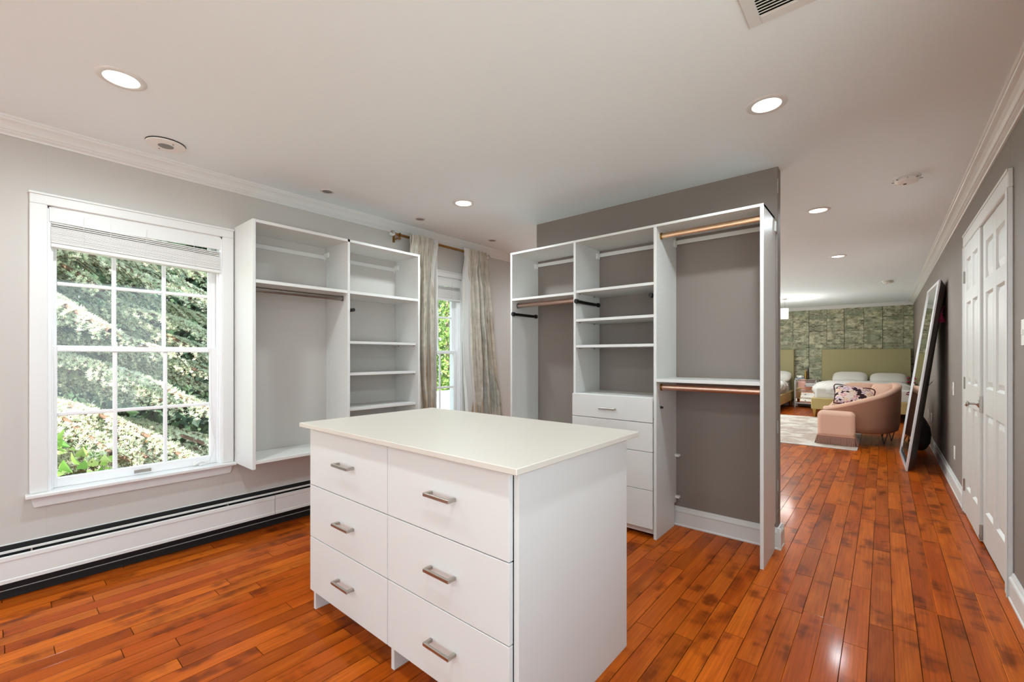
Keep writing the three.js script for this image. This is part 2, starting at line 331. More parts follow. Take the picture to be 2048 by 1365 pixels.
// ---------------------------------------------------------------- windows in the left wall, seen and unseen
WIN.forEach(([d0, d1, y0, y1, cols], n) => {
  const w = struct(`window_${n + 1}`), cw = 0.06, cx = XW + 0.02;
  for (const [a, b] of [[d0 - cw, d0 + 0.004], [d1 - 0.004, d1 + cw]]) { const c = part('casing', [bx(XW, cx, y0, y1 - 0.004, a, b, 0.003)], M.trim, w); }
  part('casing', [bx(XW, cx, y1 - 0.004, y1 + cw - 0.006, d0 - cw, d1 + cw, 0.003), bx(XW, cx + 0.006, y1 + cw - 0.016, y1 + cw - 0.004, d0 - cw - 0.003, d1 + cw + 0.003, 0.002)], M.trim, w);
  part('stool', bx(XW - 0.06, XW + 0.055, y0 - 0.02, y0, d0 - cw - 0.015, d1 + cw + 0.008, 0.004), M.trim, w);
  part('apron', (() => { const s = new THREE.Shape([new THREE.Vector2(d0 - cw + 0.006, y0 - 0.02), new THREE.Vector2(d1 + cw - 0.006, y0 - 0.02), new THREE.Vector2(d1 + cw - 0.018, y0 - 0.072), new THREE.Vector2(d0 - cw + 0.018, y0 - 0.072)]); const g = new THREE.ExtrudeGeometry(s, { depth: 0.014, bevelEnabled: true, bevelSize: 0.002, bevelThickness: 0.002, bevelSegments: 1 }); return g.applyMatrix4(new THREE.Matrix4().makeBasis(new THREE.Vector3(0, 0, -1), new THREE.Vector3(0, 1, 0), new THREE.Vector3(1, 0, 0))).translate(XW, 0, 0); })(), M.trim, w);
  const jx = XW - 0.15;
  part('jamb', [bx(jx, XW + 0.005, y0 - 0.02, y1, d0 - 0.001, d0 + 0.018, 0.001), bx(jx, XW + 0.005, y0 - 0.02, y1, d1 - 0.018, d1 + 0.001, 0.001), bx(jx, XW + 0.005, y1 - 0.018, y1 + 0.006, d0, d1, 0.001), bx(jx - 0.02, XW - 0.05, y0 - 0.03, y0 - 0.004, d0, d1, 0.001)], M.vinyl, w);
  part('stop', [bx(XW - 0.034, XW - 0.012, y0, y1, d0 + 0.018, d0 + 0.026, 0.002), bx(XW - 0.034, XW - 0.012, y0, y1, d1 - 0.026, d1 - 0.018, 0.002)], M.vinyl, w);
  const ym = 1.241;
  const sash = (name, x, a, b, lo, hi, gl0, gl1) => {                        // x = room face of the sash
    const g0 = d0 + 0.043, g1 = d1 - 0.06, f = part(name, [bx(x - 0.03, x, a, b, d0 + 0.018, g0, 0.003), bx(x - 0.03, x, a, b, g1, d1 - 0.018, 0.003), bx(x - 0.03, x, a, gl0, g0 - 0.002, g1 + 0.002, 0.003), bx(x - 0.03, x, gl1, b, g0 - 0.002, g1 + 0.002, 0.003)], M.vinyl, w);
    const pw = (g1 - g0) / cols, yc = (gl0 + gl1) / 2;
    for (let i = 1; i < cols; i++) part('muntin', bx(x - 0.024, x - 0.008, gl0, gl1, g0 + i * pw - 0.01, g0 + i * pw + 0.01, 0.004), M.vinyl, f);
    part('muntin', bx(x - 0.0235, x - 0.0085, yc - 0.01, yc + 0.01, g0, g1, 0.004), M.vinyl, f);
    for (let i = 0; i < cols; i++) for (const [p, q] of [[gl0, yc], [yc, gl1]]) part('pane', bx(x - 0.018, x - 0.015, p, q, g0 + i * pw, g0 + (i + 1) * pw, 0.0002), M.pane, f);
    return f;
  };
  const lower = sash('lower_sash', XW - 0.036, y0, 1.256, 0, 0, y0 + 0.052, 1.227), upper = sash('upper_sash', XW - 0.07, 1.226, y1 - 0.018, 0, 0, 1.26, y1 - 0.06);
  const dm = (d0 + d1) / 2 - 0.003;
  if (n === 0) {
    part('sash_lift', [bx(XW - 0.037, XW - 0.031, 0.512, 0.531, dm - 0.04, dm + 0.04, 0.002), bx(XW - 0.034, XW - 0.022, 0.526, 0.53, dm - 0.037, dm + 0.037, 0.0015), bx(XW - 0.034, XW - 0.024, 0.513, 0.518, dm - 0.039, dm - 0.03, 0.0015), bx(XW - 0.034, XW - 0.024, 0.513, 0.518, dm + 0.03, dm + 0.039, 0.0015)], M.nickel, lower, { label: 'grey metal sash lift' });
    part('sash_lock', [bx(XW - 0.065, XW - 0.036, 1.256, 1.262, dm - 0.03, dm + 0.03, 0.002), place(new THREE.SphereGeometry(0.02, 14, 8, 0, Math.PI * 2, 0, Math.PI / 2).scale(0.7, 0.7, 1.2), XW - 0.05, 1.262, dm)], M.nickel, lower);
  }
});

// ---------------------------------------------------------------- blinds
function blind(label, d0, d1, top, slope, cordSide) {
  const b = thing('window_blind', label, 'blind', [XW - 0.012, 1.75, (d0 + d1) / 2], undefined);
  const L = d1 - d0, dc = (d0 + d1) / 2, xc = XW - 0.004;
  part('valance', [bx(XW - 0.002, XW + 0.007, top - 0.083, top, d0, d1, 0.002), bx(XW - 0.03, XW - 0.002, top - 0.083, top, d0, d0 + 0.006, 0.001), bx(XW - 0.03, XW - 0.002, top - 0.083, top, d1 - 0.006, d1, 0.001)], M.trim, b);
  part('headrail', bx(XW - 0.034, XW - 0.005, top - 0.04, top - 0.003, d0 + 0.008, d1 - 0.008, 0.002), M.plastic, b);
  const tilt = (g, y) => g.translate(0, -y, dc).rotateX(slope).translate(0, y, -dc);
  const n = 17;
  for (let i = 0; i < n; i++) {
    const y = 1.781 + i * 0.0061 + (i > n - 4 ? (i - n + 4) * 0.004 : 0);
    const g = bx(xc - 0.03, xc + 0.02, y, y + 0.0047, d0 + 0.006, d1 - 0.006, 0.001).translate(-xc, -y, 0).rotateZ(0.05 * (rnd() - 0.5)).translate(xc, y, 0);
    part('slat', tilt(g, y), M.slat, b);
  }
  part('bottom_rail', tilt(bx(xc - 0.03, xc + 0.021, 1.758, 1.779, d0 + 0.006, d1 - 0.006, 0.003), 1.768), M.trim, b);
  for (const t of [0.16, 0.3, 0.5, 0.8]) part('lift_cord', tilt(bx(xc + 0.021, xc + 0.023, 1.76, top - 0.04, d0 + L * t, d0 + L * t + 0.002, 0.0005), 1.8), M.trim, b);
  if (cordSide) {
    part('pull_cord', [tube([V(XW + 0.004, 1.9, 0.918), V(XW - 0.004, 1.4, 0.922), V(XW - 0.008, 0.9, 0.926), V(XW - 0.008, 0.65, 0.942), V(XW - 0.004, 0.53, 0.918), V(XW - 0.004, 0.514, 0.86)], 0.0013, 5, 24), tube([V(XW + 0.004, 1.9, 0.914), V(XW - 0.006, 1.2, 0.91), V(XW - 0.01, 0.8, 0.92), V(XW - 0.01, 0.66, 0.945)], 0.0012, 5, 20)], M.trim, b);
    const k = lathe([[0.001, 0.014], [0.003, 0.011], [0.005, 0.004], [0.0055, -0.006], [0.003, -0.012], [0.001, -0.013]], 10);
    part('cord_tassel', place(k.clone(), XW - 0.008, 0.8, 0.921), M.plastic, b); part('cord_tassel', place(k.clone(), XW - 0.009, 0.65, 0.944), M.plastic, b);
    part('cord_cleat', [bx(XW - 0.03, XW - 0.02, 0.502, 0.53, 0.83, 0.85, 0.003), tube([V(XW - 0.02, 0.51, 0.835), V(XW - 0.0, 0.53, 0.87), V(XW + 0.002, 0.515, 0.9), V(XW - 0.012, 0.506, 0.86)], 0.004, 6, 16)], M.plastic, b);
  }
  return b;
}
blind('white slatted blind pulled up crookedly in the large window beside the shelving', 0.195, 0.976, 1.983, -0.038, true);
blind('white slatted blind pulled up in the narrow window between the curtains', 2.5, 3.115, 1.983, 0, false);

// ---------------------------------------------------------------- baseboard heater along the window wall
{
  const h = thing('baseboard_heater', 'long white baseboard heater with a black slot under the large window', 'heater', [XW, 0, 0.8]);
  const a = DB + 0.05, b = 2.6, s = 1.29, x = XW;
  part('back_plate', [bx(x, x + 0.005, 0.03, 0.266, a, b, 0.001)], M.trim, h);
  part('element_and_slot_shade', [bx(x + 0.005, x + 0.012, 0.07, 0.262, a, b, 0.001), bx(x + 0.012, x + 0.05, 0.1, 0.2, a, b, 0.001)], M.black, h);  // thin black plate paints the slot shade; the block is the element
  part('damper', [bx(x + 0.03, x + 0.038, 0.2305, 0.242, a, b, 0.001)], M.trim, h);
  const prof = [[0.052, 0.086], [0.062, 0.09], [0.062, 0.106], [0.0585, 0.109], [0.0585, 0.196], [0.062, 0.199], [0.061, 0.217], [0.05, 0.221], [0.048, 0.218], [0.055, 0.214], [0.055, 0.094], [0.05, 0.09]];
  for (const [p, q] of [[a, s - 0.0015], [s + 0.0015, b]]) {
    const g = new THREE.ExtrudeGeometry(new THREE.Shape(prof.map(([u, v]) => new THREE.Vector2(u, v))), { depth: q - p, bevelEnabled: false }).translate(x, 0, -q);
    part('front_panel', g, M.trim, h);
  }
  for (const d of [0.13, 1.0, 1.8]) part('bracket', bx(x + 0.012, x + 0.05, 0.212, 0.2295, d, d + 0.006, 0.001), M.nickel, h);
  part('bottom_gap_shade', [bx(x + 0.004, x + 0.014, 0.0, 0.1, a, b, 0.002)], M.black, h);  // black strip painted for the shade below the front panel
  part('base_strip', [bx(x + 0.044, x + 0.05, 0.052, 0.058, a, b, 0.001)], M.black, h);
  part('edge_strip', bx(x + 0.05, x + 0.0515, 0.053, 0.057, a, b, 0.0004), M.grayDisc, h);
}

// ---------------------------------------------------------------- closet doors in the right wall
{
  const D = struct('door_1'), d0 = 3.33, d1 = 4.8, top = 2.04, cx = XR - 0.02;
  for (const [a, b] of [[d0 - 0.075, d0], [d1, d1 + 0.075]]) part('casing', [bx(cx, XR, 0, top, a, b, 0.004), bx(cx - 0.004, cx, 0, top, a < d0 ? a : b - 0.016, a < d0 ? a + 0.016 : b, 0.003)], M.trim, D);
  part('casing', [bx(cx, XR, top, top + 0.095, d0 - 0.075, d1 + 0.075, 0.004), bx(cx - 0.004, cx, top + 0.079, top + 0.095, d0 - 0.075, d1 + 0.075, 0.003)], M.trim, D);
  part('jamb', [bx(XR - 0.002, XR + 0.1, 0, top, d0 - 0.01, d0 + 0.004, 0.001), bx(XR - 0.002, XR + 0.1, 0, top, d1 - 0.004, d1 + 0.01, 0.001), bx(XR - 0.002, XR + 0.1, top - 0.004, top + 0.01, d0, d1, 0.001)], M.trim, D);
  const leaf = (a, b, x) => {                                                // x = room face
    const y0 = 0.012, y1 = top - 0.006, s = 0.095, mid = (a + b) / 2, m = 0.045, t = 0.034;
    const rows = [[0.22, 0.84], [1.0, 1.6], [1.69, 1.92]];
    const g = [bx(x, x + t, y0, y1, a, a + s, 0.002), bx(x, x + t, y0, y1, b - s, b, 0.002), bx(x, x + t, y0, y1, mid - m, mid + m, 0.002)];
    let y = y0; for (const [p, q] of [...rows, [y1, y1]]) { for (const [e, f] of [[a + s, mid - m], [mid + m, b - s]]) g.push(bx(x, x + t, y, p, e, f, 0.0004)); y = q; }
    const L = part('door_leaf', g, M.white, D);
    for (const [p, q] of rows) for (const [e, f] of [[a + s, mid - m], [mid + m, b - s]]) {
      const base = bx(x + 0.014, x + t - 0.004, p - 0.001, q + 0.001, e - 0.001, f + 0.001, 0.0005);
      const c1 = 0.012, c2 = 0.045, P = [], quad = (A, B, C, E) => P.push(...A, ...B, ...C, ...A, ...C, ...E);
      const ring = (i, xx) => [[xx, p + i, -(e + i)], [xx, p + i, -(f - i)], [xx, q - i, -(f - i)], [xx, q - i, -(e + i)]];
      const R0 = ring(c1, x + 0.0135), R1 = ring(c2, x + 0.004), edge = ring(0, x), R00 = ring(c1, x + 0.0138);
      for (let i = 0; i < 4; i++) { const j = (i + 1) % 4; quad(R0[i], R1[i], R1[j], R0[j]); quad(edge[i], R00[i], R00[j], edge[j]); }
      quad(R1[0], R1[3], R1[2], R1[1]);
      const G = new THREE.BufferGeometry(); G.setAttribute('position', new THREE.Float32BufferAttribute(P, 3)); G.setAttribute('uv', new THREE.Float32BufferAttribute(new Array(P.length / 3 * 2).fill(0), 2)); G.computeVertexNormals();
      part('door_panel', [base, G], M.white, L);
    }
    return L;
  };
  const near = leaf(d0 + 0.004, 4.098, XR - 0.004), far = leaf(4.102, d1 - 0.004, XR - 0.018);
  const hinge = (L, y, d, x) => part('hinge', [rod(V(x - 0.004, y - 0.045, d), V(x - 0.004, y + 0.045, d), 0.006, 0.006, 10), bx(x - 0.003, x, y - 0.045, y + 0.045, d, d + 0.022, 0.001), bx(x - 0.006, x - 0.003, y - 0.03, y - 0.024, d + 0.008, d + 0.014, 0.001), bx(x - 0.006, x - 0.003, y - 0.003, y + 0.003, d + 0.008, d + 0.014, 0.001), bx(x - 0.006, x - 0.003, y + 0.024, y + 0.03, d + 0.008, d + 0.014, 0.001)], M.nickel, L);
  for (const y of [1.78, 0.99, 0.22]) hinge(near, y, d0 + 0.004, XR - 0.004);
  for (const y of [1.8, 1.0, 0.225]) hinge(far, y, d1 - 0.026, XR - 0.019);
  part('strike_plate', bx(XR - 0.021, XR - 0.004, 0.84, 0.945, 4.096, 4.1015, 0.0015), M.nickel, far);
  part('flush_bolt', [bx(XR - 0.021, XR - 0.006, 0.02, 0.12, 4.096, 4.1015, 0.0015), bx(XR - 0.024, XR - 0.02, 0.035, 0.055, 4.097, 4.1, 0.001)], M.nickel, far);
  const kx = XR - 0.018;
  part('door_handle', lathe([[0, 0], [0.024, 0], [0.024, 0.004], [0.012, 0.01], [0.007, 0.014], [0.007, 0.042], [0.012, 0.046], [0.019, 0.05], [0.02, 0.058], [0.014, 0.064], [0, 0.066]], 18).rotateZ(Math.PI / 2).translate(kx, 0.892, -4.135), M.nickel, far);
}

// ---------------------------------------------------------------- bar pull used on the drawers
function pull(xc, y, d, w = 0.128, face = 0) {
  return [bx(xc - w / 2, xc + w / 2, y - 0.006, y + 0.006, d - 0.036, d - 0.026, 0.0012), bx(xc - w / 2, xc - w / 2 + 0.011, y - 0.006, y + 0.006, d - 0.028, d, 0.0012), bx(xc + w / 2 - 0.011, xc + w / 2, y - 0.006, y + 0.006, d - 0.028, d, 0.0012)];
}
const holes = (pts) => pts.map(([g]) => g);
function pegHoles(x, dir, dlist, y0, y1) {            // discs on a panel face x = const
  const out = [], c = new THREE.CircleGeometry(0.0024, 6).rotateY(dir * Math.PI / 2);
  for (const d of dlist) for (let y = y0; y < y1; y += 0.032) out.push(c.clone().translate(x + dir * 0.0004, y, -d));
  return out;
}
function pegHolesD(d, xlist, y0, y1) { return []; }

// ---------------------------------------------------------------- island
{
  const o = thing('closet_island', 'white closet island with six flat drawers in the middle of the floor', 'island', [-1.444, 0, 1.35]);
  const top = 0.867, f = 0.993, back = 1.70;
  for (const [a, b] of [[-2.075, -2.056], [-1.447, -1.428], [-0.832, -0.813]]) part('side_panel', [bx(a, b, 0, top, f + 0.0005, back, 0.001)], M.white, o);
  part('bottom_panel', bx(-2.056, -0.832, 0.1, 0.119, f + 0.004, back - 0.02, 0.001), M.white, o);
  part('toe_kick', bx(-2.056, -0.832, 0, 0.1, 1.075, 1.093, 0.001), M.white, o);
  part('back_panel', bx(-2.056, -0.832, 0.0, top, back - 0.02, back - 0.002, 0.001), M.white, o);
  part('front_rail', bx(-2.056, -0.832, top - 0.02, top, f + 0.006, f + 0.08, 0.001), M.white, o);
  const ys = [[0.099, 0.349], [0.3525, 0.594], [0.5975, 0.861]];
  for (const [a, b] of [[-2.073, -1.447], [-1.4435, -0.834]]) for (const [p, q] of ys) {
    const dr = part('drawer', [bx(a, b, p, q, f - 0.018, f, 0.0012)], M.white, o); part('drawer_box', bx(a + 0.04, b - 0.04, p + 0.03, q - 0.03, f, f + 0.4, 0.001), M.white, dr);
    part('handle', pull((a + b) / 2 + 0.014, (p + q) / 2 + 0.005, f - 0.018), M.nickel, dr);
  }
  const c = thing('countertop', 'off-white laminate top overhanging the closet island', 'countertop', [-1.447, 0.867, 1.34]);
  part('slab', bx(-2.115, -0.779, 0.867, 0.887, 0.942, 1.748, 0.002), M.counter, c);
}

// ---------------------------------------------------------------- shelving unit hung on the window wall
{
  const o = thing('closet_shelving', 'white wall-hung closet shelving with one rod and five shelves beside the large window', 'shelving', [XW + 0.16, 0.49, 1.7]);
  const x0 = XW + 0.002, x1 = -3.005, T = 0.019, yb = 0.49, yt = 2.063;
  const P = [[1.052, 1.071], [1.69, 1.709], [2.33, 2.349]];
  const panels = P.map(([a, b]) => part('side_panel', bx(x0, x1, yb, yt, a, b, 0.001), M.white, o));
  const pegs = (d, dir, pan, ya, yb2) => { const c = new THREE.CircleGeometry(0.0024, 6); if (dir > 0) c.rotateY(0); else c.rotateY(Math.PI); const out = []; for (const x of [x0 + 0.05, x1 - 0.05]) for (let y = ya; y < yb2; y += 0.032) out.push(c.clone().translate(x, y, -d + dir * 0.0004)); part('peg_holes', out, M.hole, pan, { kind: 'stuff' }); };
  pegs(P[1][0], 1, panels[1], 0.56, 1.98); pegs(P[2][0], 1, panels[2], 0.56, 1.98);
  part('top_panel', bx(x0, x1, yt - T, yt, P[0][1], P[2][0], 0.001), M.white, o);
  part('bottom_panel', bx(x0, x1 - 0.002, 0.522, 0.541, P[0][1], P[1][0], 0.001), M.white, o);
  part('bottom_panel', bx(x0, x1 - 0.002, 0.522, 0.541, P[1][1], P[2][0], 0.001), M.white, o);
  part('shelf', bx(x0, x1 - 0.002, 1.665, 1.686, P[0][1], P[1][0], 0.001), M.white, o);
  part('shelf', bx(x0, x1 - 0.002, 1.665, 1.686, P[1][1], P[2][0], 0.001), M.white, o);
  for (const y of [1.296, 1.058, 0.793]) { const s = part('shelf', bx(x0, x1 - 0.03, y, y + 0.019, P[1][1] + 0.002, P[2][0] - 0.002, 0.001), M.white, o); [P[1][1], P[2][0]].forEach((d, i) => { for (const x of [x0 + 0.05, x1 - 0.05]) part('shelf_pin', rod(V(x, y - 0.004, d), V(x, y - 0.004, d + (i ? -0.01 : 0.01)), 0.004, 0.004, 8), M.nickel, s); }); }
  part('hang_rail', [bx(x0, x0 + 0.006, 1.955, 1.985, P[0][1], P[1][0], 0.001), bx(x0, x0 + 0.006, 1.955, 1.985, P[1][1], P[2][0], 0.001)], M.white, o);
  for (const d of [P[1][0], P[2][0]]) part('hanging_bracket', [bx(x0 + 0.003, x0 + 0.055, 1.965, 2.005, d - 0.012, d, 0.003), bx(x0, x0 + 0.004, 1.94, 2.0, d - 0.016, d - 0.01, 0.001)], M.plastic, o);
  const rx = -3.075, rd = part('hanging_rod', rod(V(rx, 1.632, P[0][1]), V(rx, 1.632, P[1][0]), 0.017, 0.009), M.silverRod, o, { label: 'grey metal hanging rod' });
  for (const [a, b] of [[P[0][1], P[0][1] + 0.01], [P[1][0] - 0.01, P[1][0]]]) part('rod_flange', rod(V(rx, 1.632, a), V(rx, 1.632, b), 0.021, 0.014), M.silverRod, rd);
  const vr = part('valet_rod', [rod(V(-3.28, 1.545, P[1][1] + 0.02), V(-3.03, 1.545, P[1][1] + 0.02), 0.009, 0.009, 14), bx(-3.28, -3.1, 1.535, 1.555, P[1][1], P[1][1] + 0.01, 0.002)], M.silverRod, o);
  part('end_cap', rod(V(-3.032, 1.545, P[1][1] + 0.02), V(-2.99, 1.545, P[1][1] + 0.02), 0.013, 0.013, 16), M.black, vr, { label: 'black rubber end cap' });
}

// ---------------------------------------------------------------- shelving unit on the partition
{
  const o = thing('closet_shelving', 'white floor-standing closet shelving with drawers against the dark partition wall', 'shelving', [-1.45, 0, 2.96]);
  const f = 2.80, b = 3.163, T = 0.019, yt = 2.063;
  const P = [[-2.382, -2.363], [-1.765, -1.746], [-1.151, -1.132], [-0.533, -0.514]];
  // the panels stand off the baseboard below and touch the wall above it
  const panels = P.map(([a, c], i) => part('side_panel', i === 0 ? bx(a, c, 0.49, yt, f, b, 0.001) : [bx(a, c, 0, yt, f, 3.124, 0.001), bx(a + 0.0003, c - 0.0003, 0.16, yt - 0.001, 3.122, b, 0.001)], M.white, o));
  const pegs = (x, dir, pan, ya, yb) => part('peg_holes', pegHoles(x, dir, [f + 0.05, 3.065], ya, yb), M.hole, pan, { kind: 'stuff' });
  pegs(P[0][1], 1, panels[0], 0.56, 1.98); pegs(P[1][1], 1, panels[1], 0.98, 2.0); pegs(P[2][1], 1, panels[2], 0.2, 1.98);
  part('top_panel', bx(P[0][0], P[3][1], yt - 0.016, yt, f - 0.001, b, 0.001), M.white, o);
  const shelf = (i, y, t, inset = 0.001) => { const s = part('shelf', bx(P[i][1], P[i + 1][0], y, y + t, f + inset, b, 0.001), M.white, o); return s; };
  shelf(0, 1.662, 0.019); part('bottom_panel', bx(P[0][1], P[1][0], 0.522, 0.541, f, b, 0.001), M.white, o);
  for (const y of [1.671, 1.458, 1.266]) { const s = shelf(1, y, 0.019, 0.004); [P[1][1], P[2][0]].forEach((x, i) => { for (const d of [f + 0.05, 3.065]) part('shelf_pin', rod(V(x, y - 0.004, d), V(x + (i ? -0.012 : 0.012), y - 0.004, d), 0.004, 0.004, 8), M.nickel, s); }); }
  part('shelf', bx(P[2][1], P[3][0], 1.034, 1.053, f - 0.001, b, 0.001), M.white, o);
  part('drawer_top', bx(P[1][1], P[2][0], 0.912, 0.931, f - 0.012, b, 0.001), M.white, o);
  for (const [y0, y1] of [[0.7655, 0.928], [0.5735, 0.7615], [0.3225, 0.57], [0.069, 0.319]]) {
    const dr = part('drawer', [bx(-1.764, -1.153, y0, y1, f - 0.018, f, 0.0012)], M.white, o); part('drawer_box', bx(-1.73, -1.165, y0 + 0.03, y1 - 0.02, f, f + 0.28, 0.001), M.white, dr);
    part('handle', pull(-1.47, (y0 + y1) / 2 - 0.011, f - 0.018, 0.12), M.nickel, dr);
  }
  part('toe_kick', bx(P[1][1], P[2][0], 0.026, 0.1, f + 0.02, f + 0.038, 0.001), M.white, o);
  for (const i of [0, 1, 2]) part('hang_rail', bx(P[i][1], P[i + 1][0], 1.996, 2.025, 3.148, 3.156, 0.001), M.white, o);
  for (const i of [0, 1, 2, 3]) part('hanging_bracket', bx(P[i][i === 3 ? 0 : 1] - (i === 3 ? 0.012 : 0), P[i][i === 3 ? 0 : 1] + (i === 3 ? 0 : 0.012), 1.975, 2.02, 3.1, 3.147, 0.003), M.plastic, o);
  part('rail_end', bx(-0.514, -0.507, 1.975, 2.035, 3.12, 3.16, 0.001), M.trim, o);
  const rodPart = (i, y, m, label) => { const a = P[i][1], c = P[i + 1][0], r = part('hanging_rod', rod(V(a, y, 2.872), V(c, y, 2.872), 0.018, 0.01), m, o, { label }); for (const [p, q] of [[a, a + 0.012], [c - 0.012, c]]) part('rod_flange', rod(V(p, y, 2.872), V(q, y, 2.872), 0.0225, 0.015), m === M.pinkRod ? M.silverRod : M.brass, r); };
  rodPart(0, 1.628, M.pinkRod, 'pinkish metal hanging rod'); rodPart(2, 1.999, M.goldRod, 'pale gold hanging rod under the top'); rodPart(2, 0.996, M.roseRod, 'rose gold hanging rod under the middle shelf');
  const valet = (x, dir, y, d0, d1) => { const v = part('valet_rod', [rod(V(x + dir * 0.022, y, d0 + 0.01), V(x + dir * 0.022, y, d1), 0.011, 0.008, 14), bx(Math.min(x, x + dir * 0.014), Math.max(x, x + dir * 0.014), y - 0.01, y + 0.01, d0 + 0.04, d1 - 0.02, 0.002)], M.darkMetal, o); part('end_cap', rod(V(x + dir * 0.022, y, d0 - 0.012), V(x + dir * 0.022, y, d0 + 0.014), 0.017, 0.013, 16), M.black, v); part('end_cap', rod(V(x + dir * 0.022, y, d1 - 0.01), V(x + dir * 0.022, y, d1 + 0.012), 0.017, 0.012, 16), M.black, v); };
  valet(P[0][1], 1, 1.551, 2.79, 3.1); valet(P[1][1], 1, 1.606, 2.775, 3.1); valet(P[2][0], -1, 1.605, 2.81, 3.1);
  part('hook', [rod(V(P[2][1], 0.862, 2.868), V(P[2][1] + 0.012, 0.862, 2.868), 0.008, 0.008, 12), place(new THREE.SphereGeometry(0.007, 10, 8), P[2][1] + 0.014, 0.862, 2.868)], M.black, o, { label: 'small black knob' });
  for (const y of [0.498, 0.204]) part('wall_clip', [bx(P[2][1], P[2][1] + 0.03, y - 0.008, y + 0.008, 3.13, 3.163, 0.002), rod(V(P[2][1] + 0.016, y, 3.131), V(P[2][1] + 0.016, y, 3.128), 0.004, 0.004, 8)], M.plastic, o);
}

// ---------------------------------------------------------------- curtains
const curtainTex = tex(512, 1024, (u, v) => {
  const a = fbm(u * 34, v * 7, 51, 4), b = fbm(u * 90, v * 16, 57, 3), c = fbm(u * 4, v * 3, 61, 3), w = fbm(u * 14, v * 60, 67, 2);
  let col = mix3([205, 196, 180], [226, 220, 207], smooth(0.3, 0.7, c));
  col = mix3(col, [172, 156, 136], smooth(0.52, 0.7, a) * 0.5);
  col = mix3(col, [150, 160, 156], smooth(0.55, 0.75, fbm(u * 5, v * 2.4, 77, 3)) * 0.55);
  col = mix3(col, [126, 110, 92], smooth(0.6, 0.76, b * 0.6 + a * 0.4) * 0.7);
  col = mix3(col, [184, 140, 96], smooth(0.6, 0.72, fbm(u * 6, v * 3.2, 87, 3)) * 0.5);
  const k = 0.92 + 0.16 * w; return [col[0] * k, col[1] * k, col[2] * k];
});
const curtainMat = mat(0xffffff, 0.9, { map: curtainTex, transmission: 0.12, thickness: 0, side: THREE.DoubleSide });
const liningMat = mat(0xece9e4, 0.9, { transmission: 0.25, thickness: 0, side: THREE.DoubleSide });
const RODX = -3.238, RODY = 2.264;
function curtain(label, t0, t1, b0, b1, folds, sd, lineSide) {
  const c = thing('curtain', label, 'curtain', [RODX, 0.02, (b0 + b1) / 2]);
  const NU = 110, NV = 64, sheet = (off, a, b, uo) => {
    const g = new THREE.PlaneGeometry(1, 1, NU, NV), p = g.attributes.position, uv = g.attributes.uv;
    for (let i = 0; i < p.count; i++) {
      const u = lerp(a, b, uv.getX(i)), v = 1 - uv.getY(i), y = lerp(RODY + 0.028, 0.02, v);
      const fall = Math.pow(v, 0.8), dd = lerp(lerp(t0, t1, u), lerp(b0, b1, u), Math.pow(v, 0.9));
      const amp = lerp(0.018, 0.042, smooth(0, 0.2, v)) * (0.7 + 0.6 * noise(u * 5, v * 2, sd));
      const ph = u * folds * Math.PI * 2 + 1.4 * (noise(u * 3, v * 2.2, sd + 3) - 0.5) * 3;
      let x = RODX + 0.004 + 0.026 * (1 - smooth(0.02, 0.12, v)) + Math.sin(ph) * amp * (0.6 + 0.4 * smooth(0, 0.1, v)) + 0.012 * (noise(u * 30, v * 10, sd + 5) - 0.5) * smooth(0, 0.05, v);
      if (v < 0.045) x += 0.01 * Math.sin(u * folds * 23);
      p.setXYZ(i, x + off, y, -(dd + Math.cos(ph) * amp * 0.5));
      uv.setXY(i, u * 1.0 + uo, y * 0.55);
    }
    g.computeVertexNormals(); return g;
  };
  part('curtain_cloth', sheet(0.006, 0, 1, sd * 0.13), curtainMat, c);
  part('lining', sheet(-0.002, lineSide > 0 ? 0.72 : -0.16, lineSide > 0 ? 1.16 : 0.3, 0), liningMat, c, { label: 'plain white curtain lining' });
}
curtain('cream and grey distressed curtain hanging beside the wall-hung shelving', 2.385, 2.675, 2.42, 2.7, 4, 2, 1);
curtain('cream and grey distressed curtain flaring out right of the narrow window', 3.105, 3.365, 3.2, 3.7, 4, 9, -1);
{
  const r = thing('curtain_rod', 'brass curtain rod with clear glass end knobs above the narrow window', 'curtain rod', [RODX, RODY, 2.83]);
  part('rod', rod(V(RODX, RODY, 2.27), V(RODX, RODY, 3.4), 0.0115, 0.0115, 18), M.brass, r);
  const glass = new THREE.MeshPhysicalMaterial({ color: 0xffffff, roughness: 0.02, transmission: 1, thickness: 0.03, ior: 1.5 });
  for (const [d, s] of [[2.27, -1], [3.4, 1]]) {
    const prof = [[0.012, 0], [0.015, 0.004], [0.008, 0.01], [0.012, 0.016], [0.024, 0.026], [0.027, 0.038], [0.02, 0.05], [0.008, 0.056], [0, 0.057]];
    part('finial', lathe(prof, 10).rotateX(s < 0 ? Math.PI / 2 : -Math.PI / 2).translate(RODX, RODY, -d), glass, r, { label: 'clear glass end knob' });
    const e = d - s * 0.04;
    part('bracket', [bx(XW, XW + 0.006, RODY - 0.05, RODY + 0.02, e - 0.012, e + 0.012, 0.002), bx(XW, RODX + 0.008, RODY - 0.03, RODY - 0.018, e - 0.005, e + 0.005, 0.002), new THREE.TorusGeometry(0.016, 0.004, 8, 20).rotateX(0).rotateY(0).translate(RODX, RODY, -e), place(new THREE.SphereGeometry(0.011, 10, 8), RODX, RODY - 0.03, e)], M.brass, r);
  }
}

